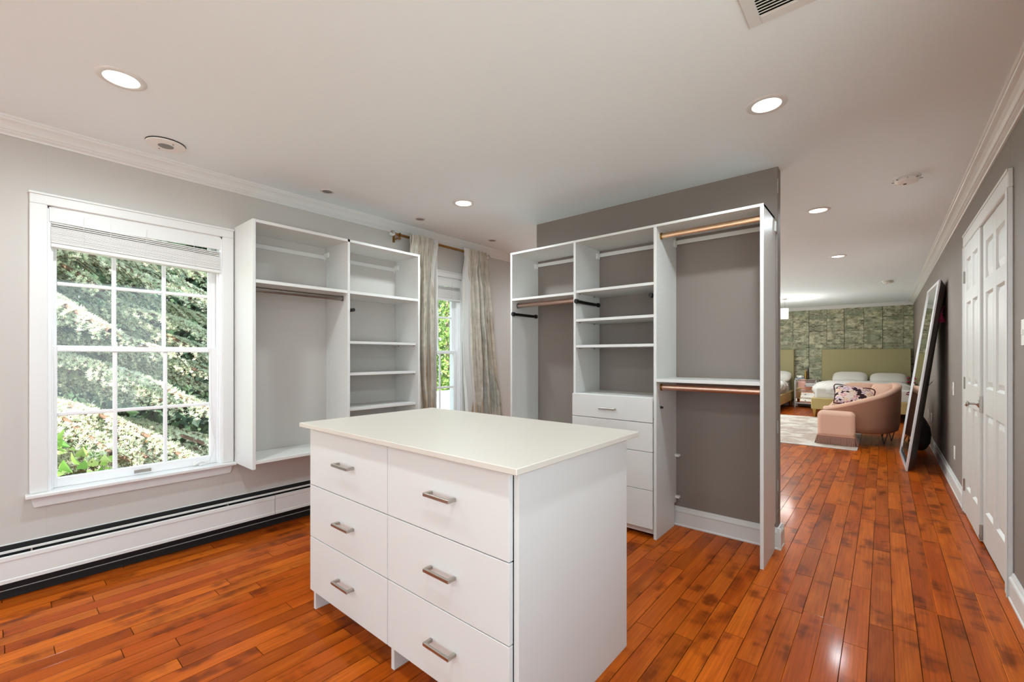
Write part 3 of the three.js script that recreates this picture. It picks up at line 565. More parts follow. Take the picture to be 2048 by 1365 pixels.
// ---------------------------------------------------------------- ceiling fittings
const lampAt = [[-2.482, 0.359, 'white recessed ceiling light nearest the large window'], [-0.42, 2.352, 'white recessed ceiling light above the floor right of the island'], [-2.475, 2.352, 'white recessed ceiling light in front of the curtained window'], [-0.405, 4.32, 'larger of the two recessed ceiling lights beyond the partition'], [-0.41, 6.45, 'smaller, farther of the two recessed ceiling lights beyond the partition'], [-0.42, 0.36, 'unseen ceiling lamp lighting the near end of the room'], [-2.48, -1.63, 'unseen ceiling lamp behind the viewer, lighting the window side'], [-0.42, -1.63, 'unseen ceiling lamp behind the viewer, lighting the door side'], [-2.48, 4.4, 'unseen ceiling lamp behind the partition, lighting the bedroom'], [-2.48, 6.5, 'unseen ceiling lamp lighting the bedroom rug'], [-2.2, 8.5, 'added ceiling lamp out of view, lighting the bedroom before the beds'], [-2.2, 10.6, 'added ceiling lamp out of view, lighting the beds']];
const unseen = struct('unseen_ceiling_lights');  // ceiling lamps out of view, placed to light the room and bedroom
lampAt.forEach(([x, d, label], i) => {
  const l = i < 5 ? thing('recessed_light', label, 'ceiling light', [x, CEIL, d], 'round recessed ceiling lights') : unseen;
  part('trim_ring', place(lathe([[0.061, -0.004], [0.066, -0.007], [0.08, -0.005], [0.086, -0.001], [0.086, 0.0]], 32), x, CEIL, d), M.trim, l);
  part('lamp_lens', place(lathe([[0, -0.0045], [0.062, -0.004], [0.062, 0.0]], 32), x, CEIL, d), M.glow, l);
  const s = new THREE.SpotLight(new THREE.Color(0.88, 1, 1.06), LAMP, 0, 1.5, 0.5, 2); s.position.set(x, CEIL - 0.02, -d); s.target.position.set(x, 0, -d); s.castShadow = true; s.shadow.radius = 2.5; s.shadow.mapSize.set(512, 512);
  scene.add(s); scene.add(s.target);
});
{
  const c = thing('ceiling_cover', 'round white ceiling cover plate with a grey centre above the large window', 'cover plate', [-3.054, CEIL, 0.629]);
  part('plate', place(lathe([[0, -0.014], [0.07, -0.014], [0.088, -0.012], [0.09, -0.01], [0.09, -0.006], [0.086, -0.006], [0.086, 0]], 36), -3.054, CEIL, 0.629), M.plastic, c);
  part('painted_shadow_ring', place(lathe([[0.086, -0.006], [0.091, -0.002], [0.091, 0]], 36), -3.054, CEIL, 0.629), M.dark, c);  // dark ring painted for the shadow edge around the plate
  part('centre', place(lathe([[0, -0.0165], [0.03, -0.0165], [0.036, -0.014]], 24), -3.054, CEIL, 0.629), M.grayDisc, c);
  part('screw', place(new THREE.SphereGeometry(0.004, 8, 6), -3.11, CEIL - 0.014, 0.61), M.grayDisc, c); part('screw', place(new THREE.SphereGeometry(0.004, 8, 6), -3.0, CEIL - 0.014, 0.65), M.grayDisc, c);
}
for (const [d, label] of [[1.557, 'small dark ceiling eyelet nearest the large window'], [2.386, 'small dark ceiling eyelet above the left curtain'], [3.299, 'small dark ceiling eyelet farthest along, past the right curtain']]) {
  const c = thing('ceiling_eyelet', label, 'ceiling eyelet', [-3.05, CEIL, d], 'small ceiling eyelets along the window wall');
  part('ring', place(lathe([[0.034, -0.001], [0.036, -0.005], [0.046, -0.003], [0.048, 0]], 24), -3.05, CEIL, d), M.trim, c);
  part('socket', place(lathe([[0, -0.0015], [0.036, -0.0015], [0.036, 0]], 24), -3.05, CEIL, d), M.grayDisc, c);
}
for (const [x, d, label] of [[0.118, 3.896, 'white smoke detector on the ceiling nearest the closet doors'], [0.048, 9.049, 'white smoke detector on the ceiling near the bed']]) {
  const s = thing('smoke_detector', label, 'smoke detector', [x, CEIL, d], 'ceiling smoke detectors');
  part('base', place(lathe([[0.07, -0.012], [0.072, 0]], 32), x, CEIL, d), M.plastic, s);
  part('body', place(lathe([[0, -0.045], [0.03, -0.045], [0.052, -0.04], [0.062, -0.028], [0.066, -0.014], [0.06, -0.012], [0.07, -0.01], [0.07, 0]], 32), x, CEIL, d), M.plastic, s);
  part('vents', [0, 1, 2, 3, 4, 5, 6, 7].map((k) => place(new THREE.BoxGeometry(0.003, 0.004, 0.03).rotateY(k * Math.PI / 4 + Math.PI / 2).translate(Math.cos(k * Math.PI / 4) * 0.0625, 0, -Math.sin(k * Math.PI / 4) * 0.0625), x, CEIL - 0.024, d)), M.grayDisc, s);
  part('test_button', place(lathe([[0, -0.048], [0.009, -0.047], [0.01, -0.044]], 16), x - 0.01, CEIL, d), M.dark, s);
}
{
  const v = thing('ceiling_vent', 'white ceiling vent with dark slots at the top of the picture', 'vent', [-0.15, CEIL, 1.5]);
  const x0 = -0.328, x1 = 0.0, d0 = 1.2, d1 = 1.72;
  part('frame', [bx(x0 - 0.04, x0, CEIL - 0.008, CEIL, d0 - 0.04, d1 + 0.042, 0.003), bx(x1, x1 + 0.04, CEIL - 0.008, CEIL, d0 - 0.04, d1 + 0.042, 0.003), bx(x0, x1, CEIL - 0.008, CEIL, d0 - 0.04, d0, 0.003), bx(x0, x1, CEIL - 0.008, CEIL, d1, d1 + 0.042, 0.003)], M.trim, v);
  part('duct_shade', bx(x0, x1, CEIL - 0.0015, CEIL - 0.0005, d0, d1, 0.0002), M.black, v);  // flat black sheet painted for the dark behind the slats
  for (let d = d0 + 0.004; d < d1 - 0.006; d += 0.0145) part('slat', bx(x0, x1, -0.0012, 0.0012, -0.0055, 0.0055, 0.0004).rotateX(0.5).translate(0, CEIL - 0.006, -(d + 0.005)), M.trim, v);
}
{ // pendant near the far nightstand
  const p = thing('pendant_lamp', 'lit white cylinder pendant lamp at the edge of the partition', 'pendant lamp', [-1.59, 1.98, 10.5]);
  part('lamp_shade', place(lathe([[0, 0.0], [0.068, 0.0], [0.07, 0.004], [0.07, 0.196], [0.066, 0.2], [0, 0.2]], 24), -1.55, 1.985, 10.5), new THREE.MeshStandardMaterial({ color: 0xffffff, emissive: 0xfff4e2, emissiveIntensity: 1.1 }), p);
  part('rim', place(lathe([[0.067, -0.012], [0.072, -0.01], [0.072, 0.0], [0.067, 0.001]], 24), -1.55, 1.985, 10.5), M.nickel, p);
  part('cord', [rod(V(-1.55, 2.185, 10.5), V(-1.55, CEIL, 10.5), 0.003, 0.003, 8), rod(V(-1.55, CEIL - 0.02, 10.5), V(-1.55, CEIL, 10.5), 0.05, 0.05, 20)], M.nickel, p);
  const l = new THREE.PointLight(0xfffaf4, 3.2, 0, 2); l.position.set(-1.55, 1.94, -10.5); l.castShadow = true; l.shadow.radius = 7; scene.add(l);
}

// ---------------------------------------------------------------- switches and outlets on the right wall
function plate(name, label, category, d, y, w, h, kind) {
  const t = thing(name, label, category, [XR, y, d]);
  part('cover_plate', bx(XR - 0.006, XR, y - h / 2, y + h / 2, d - w / 2, d + w / 2, 0.002), M.plastic, t);
  if (kind === 's') part('toggle', bx(XR - 0.012, XR - 0.005, y - 0.012, y + 0.016, d - 0.005, d + 0.005, 0.002), M.plastic, t);
  else part('socket', [bx(XR - 0.0075, XR - 0.005, y + 0.006, y + 0.034, d - 0.015, d + 0.015, 0.001), bx(XR - 0.0075, XR - 0.005, y - 0.034, y - 0.006, d - 0.015, d + 0.015, 0.001)], M.plastic, t);
  return t;
}
plate('light_switch', 'white light switch at the picture edge right of the closet doors', 'light switch', 3.03, 1.31, 0.075, 0.12, 's');
plate('light_switch', 'white light switch on the taupe wall between the doors and mirror', 'light switch', 5.66, 0.905, 0.075, 0.12, 's');
plate('outlet', 'white wall outlet low between the closet doors and the mirror', 'outlet', 5.58, 0.335, 0.075, 0.12, 'o');
plate('outlet', 'nearer of the two white outlets behind the leaning mirror', 'outlet', 8.05, 0.39, 0.075, 0.12, 'o');
plate('outlet', 'farther of the two white outlets behind the leaning mirror', 'outlet', 8.6, 0.39, 0.075, 0.12, 'o');

// ---------------------------------------------------------------- leaning floor mirror
{
  const m = thing('floor_mirror', 'tall silver-framed mirror leaning on the taupe wall past the doors', 'mirror', [0.22, 0, 6.75]);
  const A = V(0.191, 0.0, 6.171), B = V(0.442, 1.978, 6.171), C = V(0.418, 1.99, 7.35), D = V(0.163, 0.0, 7.35);
  const a = V(0.262, 0.004, 6.5), b = V(0.484, 1.915, 6.27), c = V(0.47, 1.92, 7.2), d = V(0.24, 0.004, 7.2);
  const poly = (list) => { const P = [], U = []; for (const q of list) for (const i of [0, 1, 2, 0, 2, 3]) { P.push(q[i].x, q[i].y, q[i].z); U.push(q[i].z, q[i].y); } const G = new THREE.BufferGeometry(); G.setAttribute('position', new THREE.Float32BufferAttribute(P, 3)); G.setAttribute('uv', new THREE.Float32BufferAttribute(U, 2)); G.computeVertexNormals(); return G; };
  part('mirror_body', poly([[A, a, b, B], [B, b, c, C], [C, c, d, D], [D, d, a, A], [a, d, c, b]]), M.smoked, m);
  const at = (u, v, out = 0) => { const p = A.clone().lerp(D, u).lerp(B.clone().lerp(C, u), v); const n = D.clone().sub(A).cross(B.clone().sub(A)).normalize(); if (n.x > 0) n.negate(); return p.addScaledVector(n, out); };
  const slab = (u0, u1, v0, v1, t) => { const q = [[u0, v0], [u1, v0], [u1, v1], [u0, v1]], F = q.map(([u, v]) => at(u, v, t)), R = q.map(([u, v]) => at(u, v, -0.001)); const faces = [[F[0], F[3], F[2], F[1]]]; for (let i = 0; i < 4; i++) { const j = (i + 1) % 4; faces.push([F[i], F[j], R[j], R[i]]); } return poly(faces); };
  part('mirror_glass', slab(0.09, 0.985, 0.045, 0.985, 0.002), M.mirror, m);
  part('frame_strip', slab(0, 0.11, 0, 1, 0.012), M.silver, m); part('frame_strip', slab(0.985, 1, 0, 1, 0.012), M.silver, m);
  part('frame_strip', slab(0.11, 0.985, 0.985, 1, 0.012), M.silver, m); part('frame_strip', slab(0.11, 0.985, 0, 0.012, 0.012), M.silver, m);
  const t = thing('tassel', 'magenta tassel hanging on the dark edge of the leaning mirror', 'tassel', [0.455, 1.55, 6.26]);
  const g = []; for (let k = 0; k < 16; k++) { const an = k * 2.4, r = 0.006 + 0.012 * rnd(); g.push(tube([V(0.452, 1.63, 6.25), V(0.452 + Math.cos(an) * r * 0.8, 1.6, 6.25 + Math.sin(an) * r), V(0.45 + Math.cos(an) * r * 1.5, 1.545 + 0.01 * rnd(), 6.25 + Math.sin(an) * r * 1.4)], 0.0035, 4, 4)); }
  part('threads', g, M.magenta, t); part('knot', place(new THREE.SphereGeometry(0.011, 12, 8), 0.452, 1.635, 6.25), M.magenta, t);
  part('loop', tube([V(0.452, 1.64, 6.25), V(0.458, 1.67, 6.25), V(0.468, 1.7, 6.26), V(0.476, 1.72, 6.29)], 0.004, 6, 12), M.magenta, t);
}
{ // dark floor vase with branches behind the mirror
  const v = thing('floor_vase', 'dark round floor vase with thin flowering branches behind the leaning mirror', 'vase', [0.33, 0, 7.72]);
  const x = 0.33, d = 7.72;
  part('vessel', place(lathe([[0, 0], [0.06, 0], [0.09, 0.02], [0.128, 0.1], [0.138, 0.2], [0.125, 0.3], [0.09, 0.38], [0.055, 0.44], [0.045, 0.5], [0.055, 0.54], [0.05, 0.54], [0.04, 0.5], [0, 0.48]], 36), x, 0, d), M.vase, v);
  const br = [], fl = [], blob = (px, py, pd, r) => { for (let k = 0; k < 5; k++) { const an = k * 1.257; fl.push(new THREE.SphereGeometry(r, 8, 6).scale(1, 0.45, 0.7).rotateZ(rr(-0.8, 0.8)).rotateY(an).translate(px + Math.cos(an) * r * 0.8, py + rr(-0.4, 0.4) * r, -pd - Math.sin(an) * r * 0.8)); } };
  const B = [[[0.38, 0.75, 7.6], [0.455, 0.885, 7.45]], [[0.29, 0.8, 7.68], [0.246, 0.95, 7.55]], [[0.28, 0.68, 7.68], [0.242, 0.71, 7.55]], [[0.36, 0.8, 7.75], [0.4, 0.95, 7.7]]];
  B.forEach(([p, q], i) => { br.push(tube([V(x, 0.46, d), V(...p), V(...q)], 0.0035, 5, 10)); if (i === 0) for (let k = 0; k < 6; k++) { const t = 0.3 + k * 0.12, s = V(...p).lerp(V(...q), t); br.push(tube([s, s.clone().add(new THREE.Vector3(rr(-0.02, 0.03), rr(0.02, 0.04), rr(-0.03, 0.03)))], 0.002, 4)); } });
  part('branch', br, M.twig, v);
  blob(0.245, 0.93, 7.55, 0.013); blob(0.243, 0.875, 7.55, 0.014); blob(0.24, 0.715, 7.55, 0.014); blob(0.243, 0.74, 7.55, 0.012);
  part('blossom', fl, M.magenta, v, { kind: 'stuff' });
}

// ---------------------------------------------------------------- bedroom beyond the partition
const rugTex = tex(512, 512, (u, v) => { const a = fbm(u * 9, v * 9, 101, 4), b = fbm(u * 60, v * 60, 103, 2); const c = mix3([196, 176, 160], [226, 216, 204], smooth(0.35, 0.65, a)); const k = 0.9 + 0.2 * b; return [c[0] * k, c[1] * k, c[2] * k]; });
{
  const r = thing('area_rug', 'pale cream and pink area rug under the fringed ottoman', 'rug', [-1.5, 0, 8.8]);
  const g = bx(-2.75, -0.268, 0.001, 0.013, 7.09, 10.44, 0.004); const uv = g.attributes.uv; for (let i = 0; i < uv.count; i++) uv.setXY(i, uv.getX(i) * 0.5, uv.getY(i) * 0.5);
  part('pile', g, mat(0xffffff, 0.95, { map: rugTex }), r);
  part('edge_binding', [bx(-2.76, -0.26, 0, 0.012, 7.078, 7.092, 0.003), bx(-0.27, -0.256, 0, 0.012, 7.078, 10.45, 0.003), bx(-2.76, -0.26, 0, 0.012, 10.438, 10.452, 0.003), bx(-2.764, -2.75, 0, 0.012, 7.078, 10.45, 0.003)], M.linen, r);
}
function pillow(w, h, t, nx = 20, ny = 14) {      // lies in xy, thickness along z
  const g = new THREE.SphereGeometry(1, 32, 20), p = g.attributes.position;
  for (let i = 0; i < p.count; i++) {
    const x = p.getX(i), y = p.getY(i), z = p.getZ(i), sx = Math.sign(x) * Math.pow(Math.abs(x), 0.55), sy = Math.sign(y) * Math.pow(Math.abs(y), 0.6);
    const e = 1 - 0.07 * (1 - sx * sx) * Math.abs(sy) - 0.07 * (1 - sy * sy) * Math.abs(sx);
    p.setXYZ(i, sx * w / 2 * e, sy * h / 2 * e, z * t / 2 * (1 + 0.1 * (noise(x * 4 + 9, y * 4, 5) - 0.5)));
  }
  g.computeVertexNormals(); return g;
}
function bed(label, x0, x1, d0, d1) {
  const b = thing('bed', label, 'bed', [(x0 + x1) / 2, 0, (d0 + d1) / 2]);
  const hb = part('headboard', new RoundedBoxGeometry(x1 - x0 + 0.02, 1.22, 0.1, 3, 0.02).translate((x0 + x1) / 2, 0.762, -(d1 - 0.055)), M.olive, b);
  part('piping', [tube([V(x0 + 0.005, 0.2, d1 - 0.105), V(x0 + 0.005, 1.36, d1 - 0.105)], 0.006, 6), tube([V(x0 + 0.005, 1.36, d1 - 0.105), V(x1 - 0.005, 1.36, d1 - 0.105)], 0.006, 6), tube([V(x1 - 0.005, 1.36, d1 - 0.105), V(x1 - 0.005, 0.2, d1 - 0.105)], 0.006, 6)], M.olive, hb);
  part('bed_frame', [new RoundedBoxGeometry(x1 - x0, 0.22, 0.08, 2, 0.015).translate((x0 + x1) / 2, 0.27, -(d0 + 0.04)), new RoundedBoxGeometry(0.08, 0.22, d1 - d0 - 0.12, 2, 0.015).translate(x0 + 0.04, 0.27, -(d0 + d1) / 2), new RoundedBoxGeometry(0.08, 0.22, d1 - d0 - 0.12, 2, 0.015).translate(x1 - 0.04, 0.27, -(d0 + d1) / 2)], mat(0xbfa56c, 0.8), b);
  for (const [x, d] of [[x0 + 0.055, d0 + 0.055], [x1 - 0.055, d0 + 0.055], [x0 + 0.055, d1 - 0.16], [x1 - 0.055, d1 - 0.16]]) part('leg', place(lathe([[0.026, 0], [0.03, 0.01], [0.046, 0.165]], 16), x, 0, d), M.gold, b);
  part('mattress', new RoundedBoxGeometry(x1 - x0 - 0.1, 0.25, d1 - d0 - 0.2, 3, 0.05).translate((x0 + x1) / 2, 0.47, -(d0 + d1) / 2 + 0.02), M.linen, b);
  return b;
}
function bedding(label, x0, x1, d0, d1, sd) {     // duvet: thick draped cloth
  const b = thing('duvet', label, 'duvet', [(x0 + x1) / 2, 0.4, (d0 + d1) / 2]);
  const g = new THREE.BoxGeometry(1, 1, 1, 40, 10, 40), p = g.attributes.position;
  for (let i = 0; i < p.count; i++) {
    let x = p.getX(i) * 2, y = p.getY(i) * 2, z = p.getZ(i) * 2;
    const r = Math.pow(Math.pow(Math.abs(x), 5) + Math.pow(Math.abs(y), 3) + Math.pow(Math.abs(z), 5), 0.22) || 1; x /= r; y /= r; z /= r;
    const w = (x1 - x0) / 2, l = (d1 - d0) / 2, n = fbm(x * 3 + 7, z * 3 + 3, sd, 4) - 0.5, n2 = fbm(x * 9 + 7 + y * 5, z * 9 + y * 4, sd + 5, 3) - 0.5;
    p.setXYZ(i, (x0 + x1) / 2 + x * w + n2 * 0.05, (y > 0 ? 0.53 + y * 0.16 + n * 0.07 : 0.53 + y * 0.17) + n2 * 0.03, -(d0 + d1) / 2 + z * l + n2 * 0.05);
  }
  g.computeVertexNormals(); part('duvet_cover', g, mat(0xd6d0ca, 0.9), b);
}
bed('olive upholstered bed with gold legs behind the pink lounge chair', -1.1, 0.44, 10.5, 12.66);
bed('olive upholstered bed half hidden by the partition wall', -3.24, -1.665, 10.5, 12.66);
bedding('rumpled white duvet on the bed behind the lounge chair', -1.13, 0.45, 10.56, 12.0, 3);
bedding('rumpled white duvet on the bed half hidden by the partition', -3.25, -1.66, 10.8, 12.0, 21);
for (const [x, label, y] of [[-0.57, 'white pillow on the left against the olive headboard', 0.72], [0.08, 'white pillow on the right against the olive headboard', 0.705], [-1.98, 'white pillow on the bed half hidden by the partition', 0.71]]) {
  const p = thing('pillow', label, 'pillow', [x, y, 12.2]);
  part('pillowcase', pillow(0.66, 0.46, 0.2).rotateX(-1.15).translate(x, y + 0.005, -12.25), mat(0xdcd7ce, 0.9), p);
}
{ // mirrored nightstand
  const n = thing('nightstand', 'mirrored silver nightstand between the two beds', 'nightstand', [-1.4, 0, 12.4]);
  const x0 = -1.6, x1 = -1.17, f = 12.18, b = 12.6;
  part('cabinet', [bx(x0 + 0.012, x1 - 0.012, 0.12, 0.645, f + 0.012, b, 0.003)], mat(0xbfb8ae, 0.12, { metalness: 1 }), n);
  part('top', bx(x0, x1, 0.648, 0.672, f - 0.005, b, 0.005), M.mirror, n);
  part('frame', [bx(x0, x0 + 0.02, 0, 0.648, f, f + 0.02, 0.003), bx(x1 - 0.02, x1, 0, 0.648, f, f + 0.02, 0.003), bx(x0, x0 + 0.02, 0, 0.648, b - 0.02, b, 0.003), bx(x1 - 0.02, x1, 0, 0.648, b - 0.02, b, 0.003), bx(x0, x1, 0.1, 0.12, f, f + 0.015, 0.003)], M.silver, n);
  for (const [y0, y1] of [[0.42, 0.62], [0.24, 0.4], [0.13, 0.225]]) { const dr = part('drawer', [bx(x0 + 0.03, x1 - 0.03, y0, y1, f - 0.004, f + 0.012, 0.008)], M.mirror, n); part('knob', place(new THREE.SphereGeometry(0.012, 12, 8), (x0 + x1) / 2, (y0 + y1) / 2, f - 0.014), M.smoked, dr); }
  const bk = thing('tray', 'grey tray holding small white blossoms on the mirrored nightstand', 'tray', [-1.5, 0.672, 12.3]);
  part('tray_base', [bx(-1.59, -1.4, 0.672, 0.7, 12.22, 12.38, 0.004)], mat(0x8f959c, 0.4), bk);
  const fl = []; for (let k = 0; k < 14; k++) fl.push(new THREE.IcosahedronGeometry(rr(0.014, 0.026), 1).translate(rr(-1.585, -1.42), rr(0.705, 0.74), -rr(12.24, 12.36)));
  part('white_blossoms', fl, mat(0xf4f1ea, 0.8), bk, { kind: 'stuff' });
  for (const [x, h, label, m] of [[-1.392, 0.25, 'gold bottle on the mirrored nightstand', M.gold], [-1.345, 0.28, 'dark brown bottle on the mirrored nightstand', mat(0x3a2a1e, 0.3)]]) {
    const v = thing('bottle', label, 'bottle', [x, 0.672, 12.3]);
    part('glass_body', place(lathe([[0, 0], [0.022, 0], [0.024, 0.01], [0.024, h * 0.6], [0.012, h * 0.75], [0.011, h * 0.92], [0, h * 0.92]], 18), x, 0.672, 12.3), m, v);
    part('stopper', place(lathe([[0.013, h * 0.9], [0.014, h], [0, h]], 14), x, 0.672, 12.3), M.smoked, v);
  }
}
// lounge chair: swooping tub
{
  const o = thing('lounge_chair', 'dusty pink velvet tub lounge chair with a swooping rim', 'lounge chair', [-0.25, 0, 8.05]);
  const cx = -0.25, cd = 8.12, rx = 0.44, rd = 0.68, ex = 2.1;
  const ell = (th, k = 1) => { const c = Math.cos(th), s = Math.sin(th); return [cx + Math.sign(c) * Math.pow(Math.abs(c), 2 / ex) * rx * k, cd + Math.sign(s) * Math.pow(Math.abs(s), 2 / ex) * (rd - (1 - k) * rx) ]; };
  const rim = (th) => { const [x, d] = ell(th), xn = (x - cx) / rx, near = 0.47 + 0.3 * (xn + 1) / 2, far = 0.42 + 0.37 * smooth(-1.02, -0.35, xn), t = smooth(-0.35, 0.35, (d - cd) / rd); return lerp(near, far, t) + 0.03 * smooth(0.6, 1, xn); };
  const N = 96, prof = [];
  const outer = [], roll = [], inner = [];
  for (let i = 0; i <= N; i++) {
    const th = i / N * Math.PI * 2, R = rim(th);
    const P = (k, y) => { const [x, d] = ell(th, k); return [x, y, -d]; };
    outer.push([P(0.86, 0.17), P(0.93, 0.19), P(0.965, 0.26), P(0.985, lerp(0.26, R, 0.4)), P(1.0, lerp(0.26, R, 0.75)), P(1.0, R - 0.05)]);
    roll.push([P(1.0, R - 0.05), P(1.015, R - 0.035), P(1.01, R - 0.012), P(0.97, R), P(0.9, R + 0.002), P(0.83, R - 0.02), P(0.8, R - 0.06)]);
    inner.push([P(0.8, R - 0.06), P(0.79, lerp(R, 0.36, 0.6)), P(0.78, 0.34)]);
  }
  const surf = (rows) => { const P = [], U = [], I = [], n = rows[0].length; rows.forEach((r, i) => r.forEach((p, j) => { P.push(...p); U.push(i / 12, j / 8); })); for (let i = 0; i < rows.length - 1; i++) for (let j = 0; j < n - 1; j++) { const a = i * n + j, b = a + n; I.push(a, b, a + 1, b, b + 1, a + 1); } const G = new THREE.BufferGeometry(); G.setAttribute('position', new THREE.Float32BufferAttribute(P, 3)); G.setAttribute('uv', new THREE.Float32BufferAttribute(U, 2)); G.setIndex(I); G.computeVertexNormals(); return G; };
  const two = (m) => { const k = m.clone(); k.side = THREE.DoubleSide; return k; };
  const disc = (k, y, up) => { const P = [], I = [], U = []; P.push(cx, y + (up ? 0.03 : 0), -cd); U.push(0, 0); for (let i = 0; i <= N; i++) { const [x, d] = ell(i / N * Math.PI * 2, k); P.push(x, y, -d); U.push(x, d); } for (let i = 1; i <= N; i++) I.push(...(up ? [0, i, i + 1] : [0, i + 1, i])); const G = new THREE.BufferGeometry(); G.setAttribute('position', new THREE.Float32BufferAttribute(P, 3)); G.setAttribute('uv', new THREE.Float32BufferAttribute(U, 2)); G.setIndex(I); G.computeVertexNormals(); return G; };
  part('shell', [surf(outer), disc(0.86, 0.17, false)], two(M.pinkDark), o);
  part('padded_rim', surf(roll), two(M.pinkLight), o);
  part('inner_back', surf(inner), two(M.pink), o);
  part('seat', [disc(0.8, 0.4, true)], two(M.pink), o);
  for (const [x, d] of [[0.0, 7.83], [0.08, 8.2], [-0.42, 7.78], [-0.45, 8.5], [-0.02, 8.55]]) part('leg', [tube([V(x - 0.03, 0.175, d + 0.01), V(x + 0.005, x < -0.2 ? 0.02 : 0.006, d)], 0.006, 8), tube([V(x + 0.045, 0.175, d - 0.015), V(x + 0.005, x < -0.2 ? 0.02 : 0.006, d)], 0.006, 8), place(new THREE.SphereGeometry(0.008, 8, 6), x + 0.005, x < -0.2 ? 0.021 : 0.008, d)], mat(0x4a3a30, 0.3, { metalness: 0.9 }), o);
  const floral = tex(256, 256, (u, v) => {
    let c = [52, 22, 32];
    for (let k = 0; k < 60; k++) { const px = hash(k, 1, 5), py = hash(k, 2, 5), r = 0.07 + 0.09 * hash(k, 3, 5), dx = u - px, dy = v - py, q = Math.hypot(dx, dy), an = Math.atan2(dy, dx), pet = r * (0.75 + 0.25 * Math.cos(an * 5 + k)); if (q < pet) { const base = [[226, 170, 176], [238, 214, 200], [198, 110, 124], [236, 196, 160], [214, 180, 206]][k % 5]; c = mix3(base, [250, 232, 220], 0.5 + 0.5 * Math.cos(q / r * 9)); } }
    return c;
  });
  const cu = thing('cushion', 'floral cushion of pink blooms on dark maroon in the lounge chair', 'cushion', [-0.33, 0.45, 8.1]);
  const face = pillow(0.48, 0.36, 0.14); { const p = face.attributes.position, uv = face.attributes.uv; for (let i = 0; i < p.count; i++) uv.setXY(i, p.getX(i) / 0.48 + 0.5, p.getY(i) / 0.36 + 0.5); }
  const pose = (g) => g.rotateX(-0.75).rotateY(0.15).rotateZ(-0.14).translate(-0.33, 0.62, -8.1);
  part('printed_cover', pose(face), mat(0xffffff, 0.85, { map: floral }), cu);
  part('dark_edging', pose(tube([[-0.232, -0.172], [0, -0.165], [0.232, -0.172], [0.222, 0], [0.232, 0.172], [0, 0.165], [-0.232, 0.172], [-0.222, 0], [-0.232, -0.172]].map(([x, y]) => new THREE.Vector3(x, y, 0)), 0.008, 6, 60)), mat(0x4a1828, 0.9), cu);
  for (const [x, d, w, y, label, ry] of [[-0.3, 8.52, 0.44, 0.66, 'plain dusty pink cushion behind the floral cushion', 0.1], [-0.02, 8.36, 0.36, 0.67, 'plain dusty pink cushion right of the floral cushion', 0.7]]) {
    const c2 = thing('cushion', label, 'cushion', [x, 0.45, d]);
    part('velvet_cover', pillow(w, 0.34, 0.14).rotateX(-0.35).rotateY(-ry).translate(x, y - 0.02, -d), M.pinkLight, c2);
  }
}
{ // fringed ottoman
  const o = thing('ottoman', 'pale pink velvet ottoman with long fringe on the rug edge', 'ottoman', [-0.49, 0.012, 7.47]);
  const x0 = -0.695, x1 = -0.285, d0 = 7.3, d1 = 7.53;
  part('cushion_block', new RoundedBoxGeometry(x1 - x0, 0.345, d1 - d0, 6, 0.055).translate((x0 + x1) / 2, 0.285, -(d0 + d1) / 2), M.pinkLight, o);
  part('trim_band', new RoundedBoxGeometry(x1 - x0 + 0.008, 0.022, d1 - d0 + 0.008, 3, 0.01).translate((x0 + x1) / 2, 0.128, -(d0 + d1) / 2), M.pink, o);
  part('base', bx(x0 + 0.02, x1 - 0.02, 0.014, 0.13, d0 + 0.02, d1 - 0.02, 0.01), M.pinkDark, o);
  const g = [], strand = (x, d, nx, nd) => { const b = rr(0.0, 0.018); g.push(tube([V(x, 0.125, d), V(x + nx * 0.012 + rr(-0.004, 0.004), 0.07, d + nd * 0.012), V(x + nx * 0.022 + rr(-0.007, 0.007), 0.014 + b * 0.4, d + nd * 0.022)], 0.0032, 4, 4)); };
  for (let x = x0; x <= x1; x += 0.0052) { strand(x, d0 - 0.002, (x - (x0 + x1) / 2) * 2, -1); strand(x, d1 + 0.002, (x - (x0 + x1) / 2) * 2, 1); }
  for (let d = d0; d <= d1; d += 0.0052) { strand(x0 - 0.002, d, -1, 0); strand(x1 + 0.002, d, 1, 0); }
  part('fringe', g, M.fringe, o, { kind: 'stuff' });
}

// ---------------------------------------------------------------- outdoors, seen through the windows
part('ground', bx(-60, XW - 0.3, -3.3, -3.2, -40, 50), mat(0x6d8040, 0.95), scene, { kind: 'structure' });
const dummy = new THREE.Object3D();
function instanced(name, geo, material, mats, parent, tint) {
  const m = new THREE.InstancedMesh(geo, material, mats.length); m.name = name; m.userData = { kind: 'stuff' };
  mats.forEach((q, i) => { m.setMatrixAt(i, q); if (tint) m.setColorAt(i, tint(i)); });
  m.castShadow = m.receiveShadow = true; parent.add(m); return m;
}
// tuft of short needles
const tuftGeo = (() => { const P = []; for (let k = 0; k < 11; k++) { const a = k * 2.399, t = 0.25 + 1.15 * (k / 10), dir = new THREE.Vector3(Math.sin(t) * Math.cos(a), Math.cos(t), Math.sin(t) * Math.sin(a)), s = new THREE.Vector3(-Math.sin(a), 0, Math.cos(a)).multiplyScalar(0.14), m = dir.clone().multiplyScalar(0.55), e = dir.clone(); P.push(0, 0, 0, ...m.clone().add(s).toArray(), ...e.toArray(), 0, 0, 0, ...e.toArray(), ...m.clone().sub(s).toArray()); } const G = new THREE.BufferGeometry(); G.setAttribute('position', new THREE.Float32BufferAttribute(P, 3)); G.computeVertexNormals(); return G; })();
const leafGeo = (() => { const P = [0, 0, 0, 0.32, 0.5, 0.06, 0, 1, 0, 0, 0, 0, 0, 1, 0, -0.32, 0.5, 0.06], G = new THREE.BufferGeometry(); G.setAttribute('position', new THREE.Float32BufferAttribute(P, 3)); G.computeVertexNormals(); return G; })();
